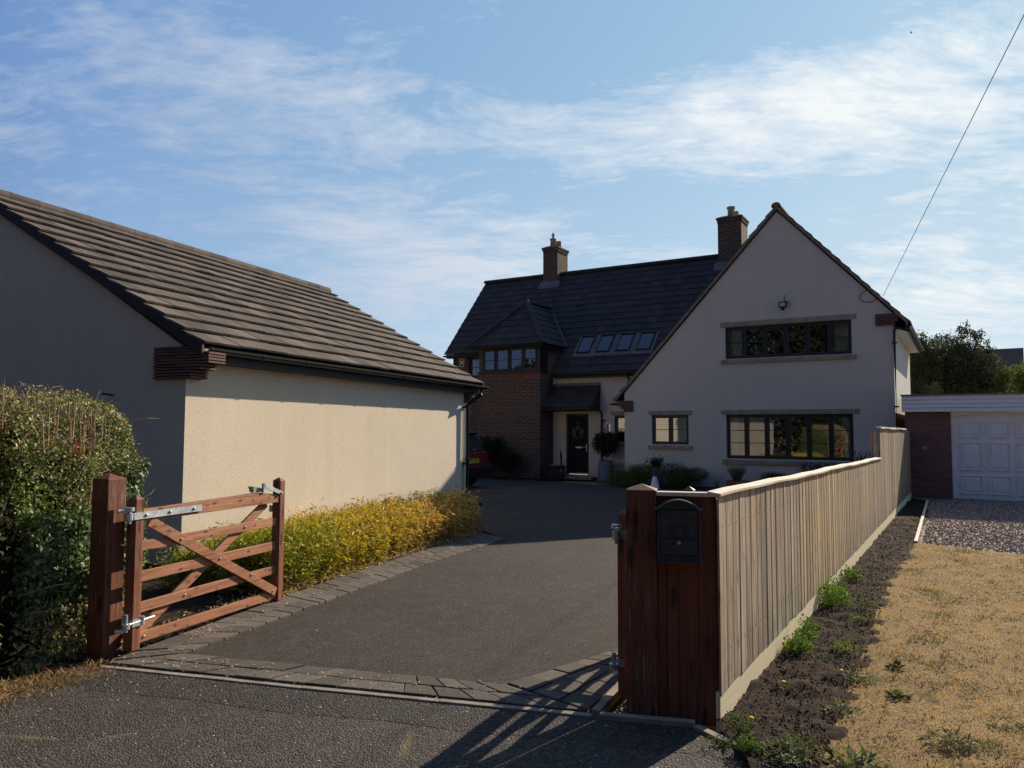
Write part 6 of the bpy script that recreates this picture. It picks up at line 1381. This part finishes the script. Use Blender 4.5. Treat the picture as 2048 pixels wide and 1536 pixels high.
def pg3(n):
    y = 3.0+11*rng.uniform(0, 1, n)**1.7; ex = np.array([EDGE(v) for v in y]); fx = 1.149+(y-4.265)*0.6+0.02; fx = np.where(y < 4.27, 1.15, fx); x = fx+(ex-fx)*rng.uniform(0, 1, n); return np.stack([x, y, np.full(n, 0.022)], 1)
pebbles('soil_crumbs', 'small clods and stones on the dark soil strip', 5000, pg3, 0.004, 0.012, [(0.06, 0.04, 0.03), (0.10, 0.07, 0.05), (0.035, 0.025, 0.02), (0.18, 0.14, 0.11)])

def weed(name, label, p, r_, h, n, size, aspect, col, group=None, seed=0, flower=None, stems=True, droop=0.0):
    t = thing(name, label, 'weed', (p[0], p[1], 0), 0, group); q = np.random.default_rng(seed)
    a = q.uniform(0, 6.283, n); rr = r_*np.sqrt(q.uniform(0, 1, n)); hz = h*(1-0.55*(rr/r_)**2)*q.uniform(0.15, 1, n)
    P = np.stack([rr*np.cos(a), rr*np.sin(a), hz+0.02], 1); ax = np.stack([np.cos(a), np.sin(a), q.uniform(-0.2, 0.8, n)], 1)
    leaves('leaves', P, q.uniform(size*.6, size*1.3, n), aspect, jit(col, n, 0.35), M_leafm, t, np.tile([0, 0, 1.0], (n, 1)), 0.8, axis=ax, ka=1.5, fold=0.2)
    if stems:
        m = MB()
        for i in range(min(26, n//8+3)): m.tube([(0, 0, 0), tuple(P[i]*np.array([.6, .6, .6])), tuple(P[i])], [0.002, 0.0015, 0.001], 3, col=(0.10, 0.12, 0.03), cap=False)
        m.build('stems', M_pebble, t)
    if flower:
        for (dx, dy, dz, fc) in flower:
            m = MB(); m.tube([(dx*.3, dy*.3, 0), (dx, dy, dz)], 0.0015, 4); m.lathe([(0.0, -0.006), (0.008, -0.004), (0.014, 0.004), (0.009, 0.009), (0.0, 0.010)], (dx, dy, dz), 10); m.build('flower', mat('petal', lambda N, p: N.put(p.inputs['Base Color'], (0.75, 0.48, 0.02)), 0.7) if 'petal' not in MATS else MATS['petal'], t)
    return t
BG = (0.13, 0.22, 0.022); MG = (0.11, 0.14, 0.045); GG = (0.20, 0.21, 0.15)
FG = 'bright weeds at the foot of the fence'
weed('weed', 'nearest bright green leafy weed leaning on the gravel board', (2.06, 5.55), 0.10, 0.14, 420, 0.020, 0.75, BG, FG, 1)
weed('weed', 'small upright green weed just behind the nearest bright one', (2.22, 5.80), 0.07, 0.21, 330, 0.020, 0.75, BG, FG, 2)
weed('weed', 'largest dense bright green weed clump halfway along the fence foot', (2.92, 7.02), 0.17, 0.21, 1400, 0.019, 0.7, (0.14, 0.24, 0.02), FG, 3)
weed('weed', 'slim green weed just beyond the largest clump by the fence', (3.14, 7.42), 0.10, 0.23, 430, 0.020, 0.7, BG, FG, 4)
weed('weed', 'small far green weed under the fence beyond the clumps', (3.62, 8.22), 0.10, 0.15, 260, 0.03, 0.6, BG, FG, 5)
weed('weed', 'tall feathery weed on the soil right of the largest clump', (3.12, 6.84), 0.10, 0.17, 150, 0.025, 0.3, (0.10, 0.15, 0.03), None, 6)
weed('weed', 'ragged green weed in the middle of the soil strip', (2.93, 6.42), 0.10, 0.07, 150, 0.028, 0.3, (0.12, 0.17, 0.03), None, 7)
weed('weed', 'yellow green fern like weed alone on dark soil', (2.42, 5.58), 0.08, 0.09, 130, 0.034, 0.25, (0.22, 0.26, 0.03), None, 8)
weed('weed', 'flat small weed just in front of the yellow green one', (2.18, 5.42), 0.06, 0.03, 60, 0.028, 0.3, MG, None, 9)
weed('weed', 'thin pale weed close to the gravel board between bright clumps', (2.45, 6.25), 0.06, 0.05, 80, 0.028, 0.3, BG, None, 10)
weed('weed', 'dark tufted weed at the near bottom corner of the fence', (1.20, 4.10), 0.06, 0.11, 120, 0.036, 0.22, MG, None, 11)
weed('weed', 'round bright green tuft on the tarmac edge below the fence corner', (1.17, 3.86), 0.055, 0.08, 420, 0.016, 0.6, (0.12, 0.20, 0.03), None, 12)
weed('weed', 'low spreading green weed left of the round tuft', (1.07, 3.95), 0.09, 0.035, 120, 0.022, 0.25, MG, None, 13)
weed('weed', 'grey green leafy weed patch at the picture bottom on the soil', (1.33, 3.80), 0.12, 0.05, 200, 0.04, 0.25, (0.17, 0.19, 0.12), None, 14)
weed('weed', 'feathery green weed beside the grey green patch', (1.43, 3.88), 0.09, 0.08, 200, 0.024, 0.28, (0.11, 0.15, 0.05), None, 15)
weed('weed', 'broad leaved weed at the bottom edge of the soil by the lawn', (1.63, 3.72), 0.10, 0.03, 90, 0.055, 0.35, (0.12, 0.15, 0.08), None, 16)
weed('weed', 'grey green weed where lawn meets soil near the bottom', (1.88, 4.40), 0.09, 0.035, 110, 0.035, 0.25, GG, None, 17)
weed('weed', 'pale sprawling weed on the lawn edge half way up', (2.24, 4.95), 0.10, 0.035, 150, 0.032, 0.25, GG, None, 18)
weed('weed', 'dark green rosette on the dry lawn nearest the soil', (2.34, 4.66), 0.05, 0.01, 45, 0.045, 0.4, (0.05, 0.085, 0.035), None, 19)
weed('weed', 'dark flat rosette on the lawn above the nearest one', (2.60, 5.22), 0.05, 0.01, 45, 0.04, 0.4, (0.05, 0.085, 0.03), None, 20)
weed('weed', 'large grey green rosette in the lawn at lower right', (2.24, 3.98), 0.11, 0.02, 120, 0.055, 0.22, (0.20, 0.19, 0.14), None, 21)
fl_spots = [((1.29, 4.28), 'orange', 0.03), ((1.69, 4.80), 'yellow', 0.06), ((2.16, 5.06), 'small yellow', 0.04)]
weed('dandelion', 'orange dandelion flower lying on dark soil near the fence corner', (1.32, 4.26), 0.03, 0.01, 6, 0.04, 0.3, MG, None, 31, [(0, 0, 0.03, 0)], False)
weed('dandelion', 'single yellow dandelion standing on soil in the middle of the strip', (1.69, 4.80), 0.04, 0.01, 10, 0.04, 0.3, MG, None, 32, [(0, 0, 0.05, 0)], False)
weed('dandelion', 'tiny yellow dandelion flower near the lawn edge', (2.16, 5.06), 0.03, 0.01, 8, 0.03, 0.3, MG, None, 33, [(0, 0, 0.04, 0)], False)
# scattered small lawn rosettes, one mass
n = 9000; cxy = []
for i in range(330):
    y = 3.4+6.6*rng.uniform()**1.3; x = EDGE(y)+0.15+rng.uniform()*(0.30*y+0.6)
    if y > 9.6: continue
    cxy.append((x, y))
cxy = np.array(cxy); idx = rng.integers(0, len(cxy), n); P = np.concatenate([cxy[idx]+rng.normal(0, 0.035, (n, 2))*np.array([1.5, 1]), rng.uniform(0.008, 0.03, (n, 1))], 1)
tag(leaves('lawn_weeds', P, rng.uniform(0.012, 0.036, n), 0.26, jit((0.13, 0.125, 0.075), n, 0.4), M_leafm, None, np.tile([0, 0, 1.0], (n, 1)), 1.5), 'scattered small green grey tufts in the parched lawn', 'ground cover', kind='stuff')

# small pale leaf bits blown onto the paving and the road edge
def pf4(n):
    a = np.array([(-2.60, 5.36), (-2.00, 7.2), (-1.25, 9.3), (-0.35, 11.5)]); t = rng.uniform(0, 1, n)**1.5; i = np.clip((t*3).astype(int), 0, 2); f = (t*3-i)[:, None]
    p = a[i]*(1-f)+a[i+1]*f+rng.normal(0, 0.13, (n, 2)); q = np.array([-2.4, 5.25])+np.array([2.4, -0.6])*rng.uniform(0, 1, (n, 1))**1.4+rng.normal(0, 0.08, (n, 2)); k = rng.uniform(size=n) < 0.3; p[k] = q[k]
    w = rng.uniform(size=n) < 0.12; p[w] = np.stack([rng.uniform(-4, 2, n), rng.uniform(2.5, 11, n)], 1)[w]; w2 = (p[:, 0] > 0.6) | (p[:, 0] < -2.8); p = p[~w2]
    return np.concatenate([p, np.full((len(p), 1), 0.027)], 1)
strewn('blown_leaves', 'tiny pale leaf fragments scattered over the block border and drive', 'leaf litter', 900, pf4, lambda n: rng.uniform(0.010, 0.030, n), 0.42, lambda n, P: jit((0.50, 0.42, 0.32), n, 0.35), M_blade, 3.0)
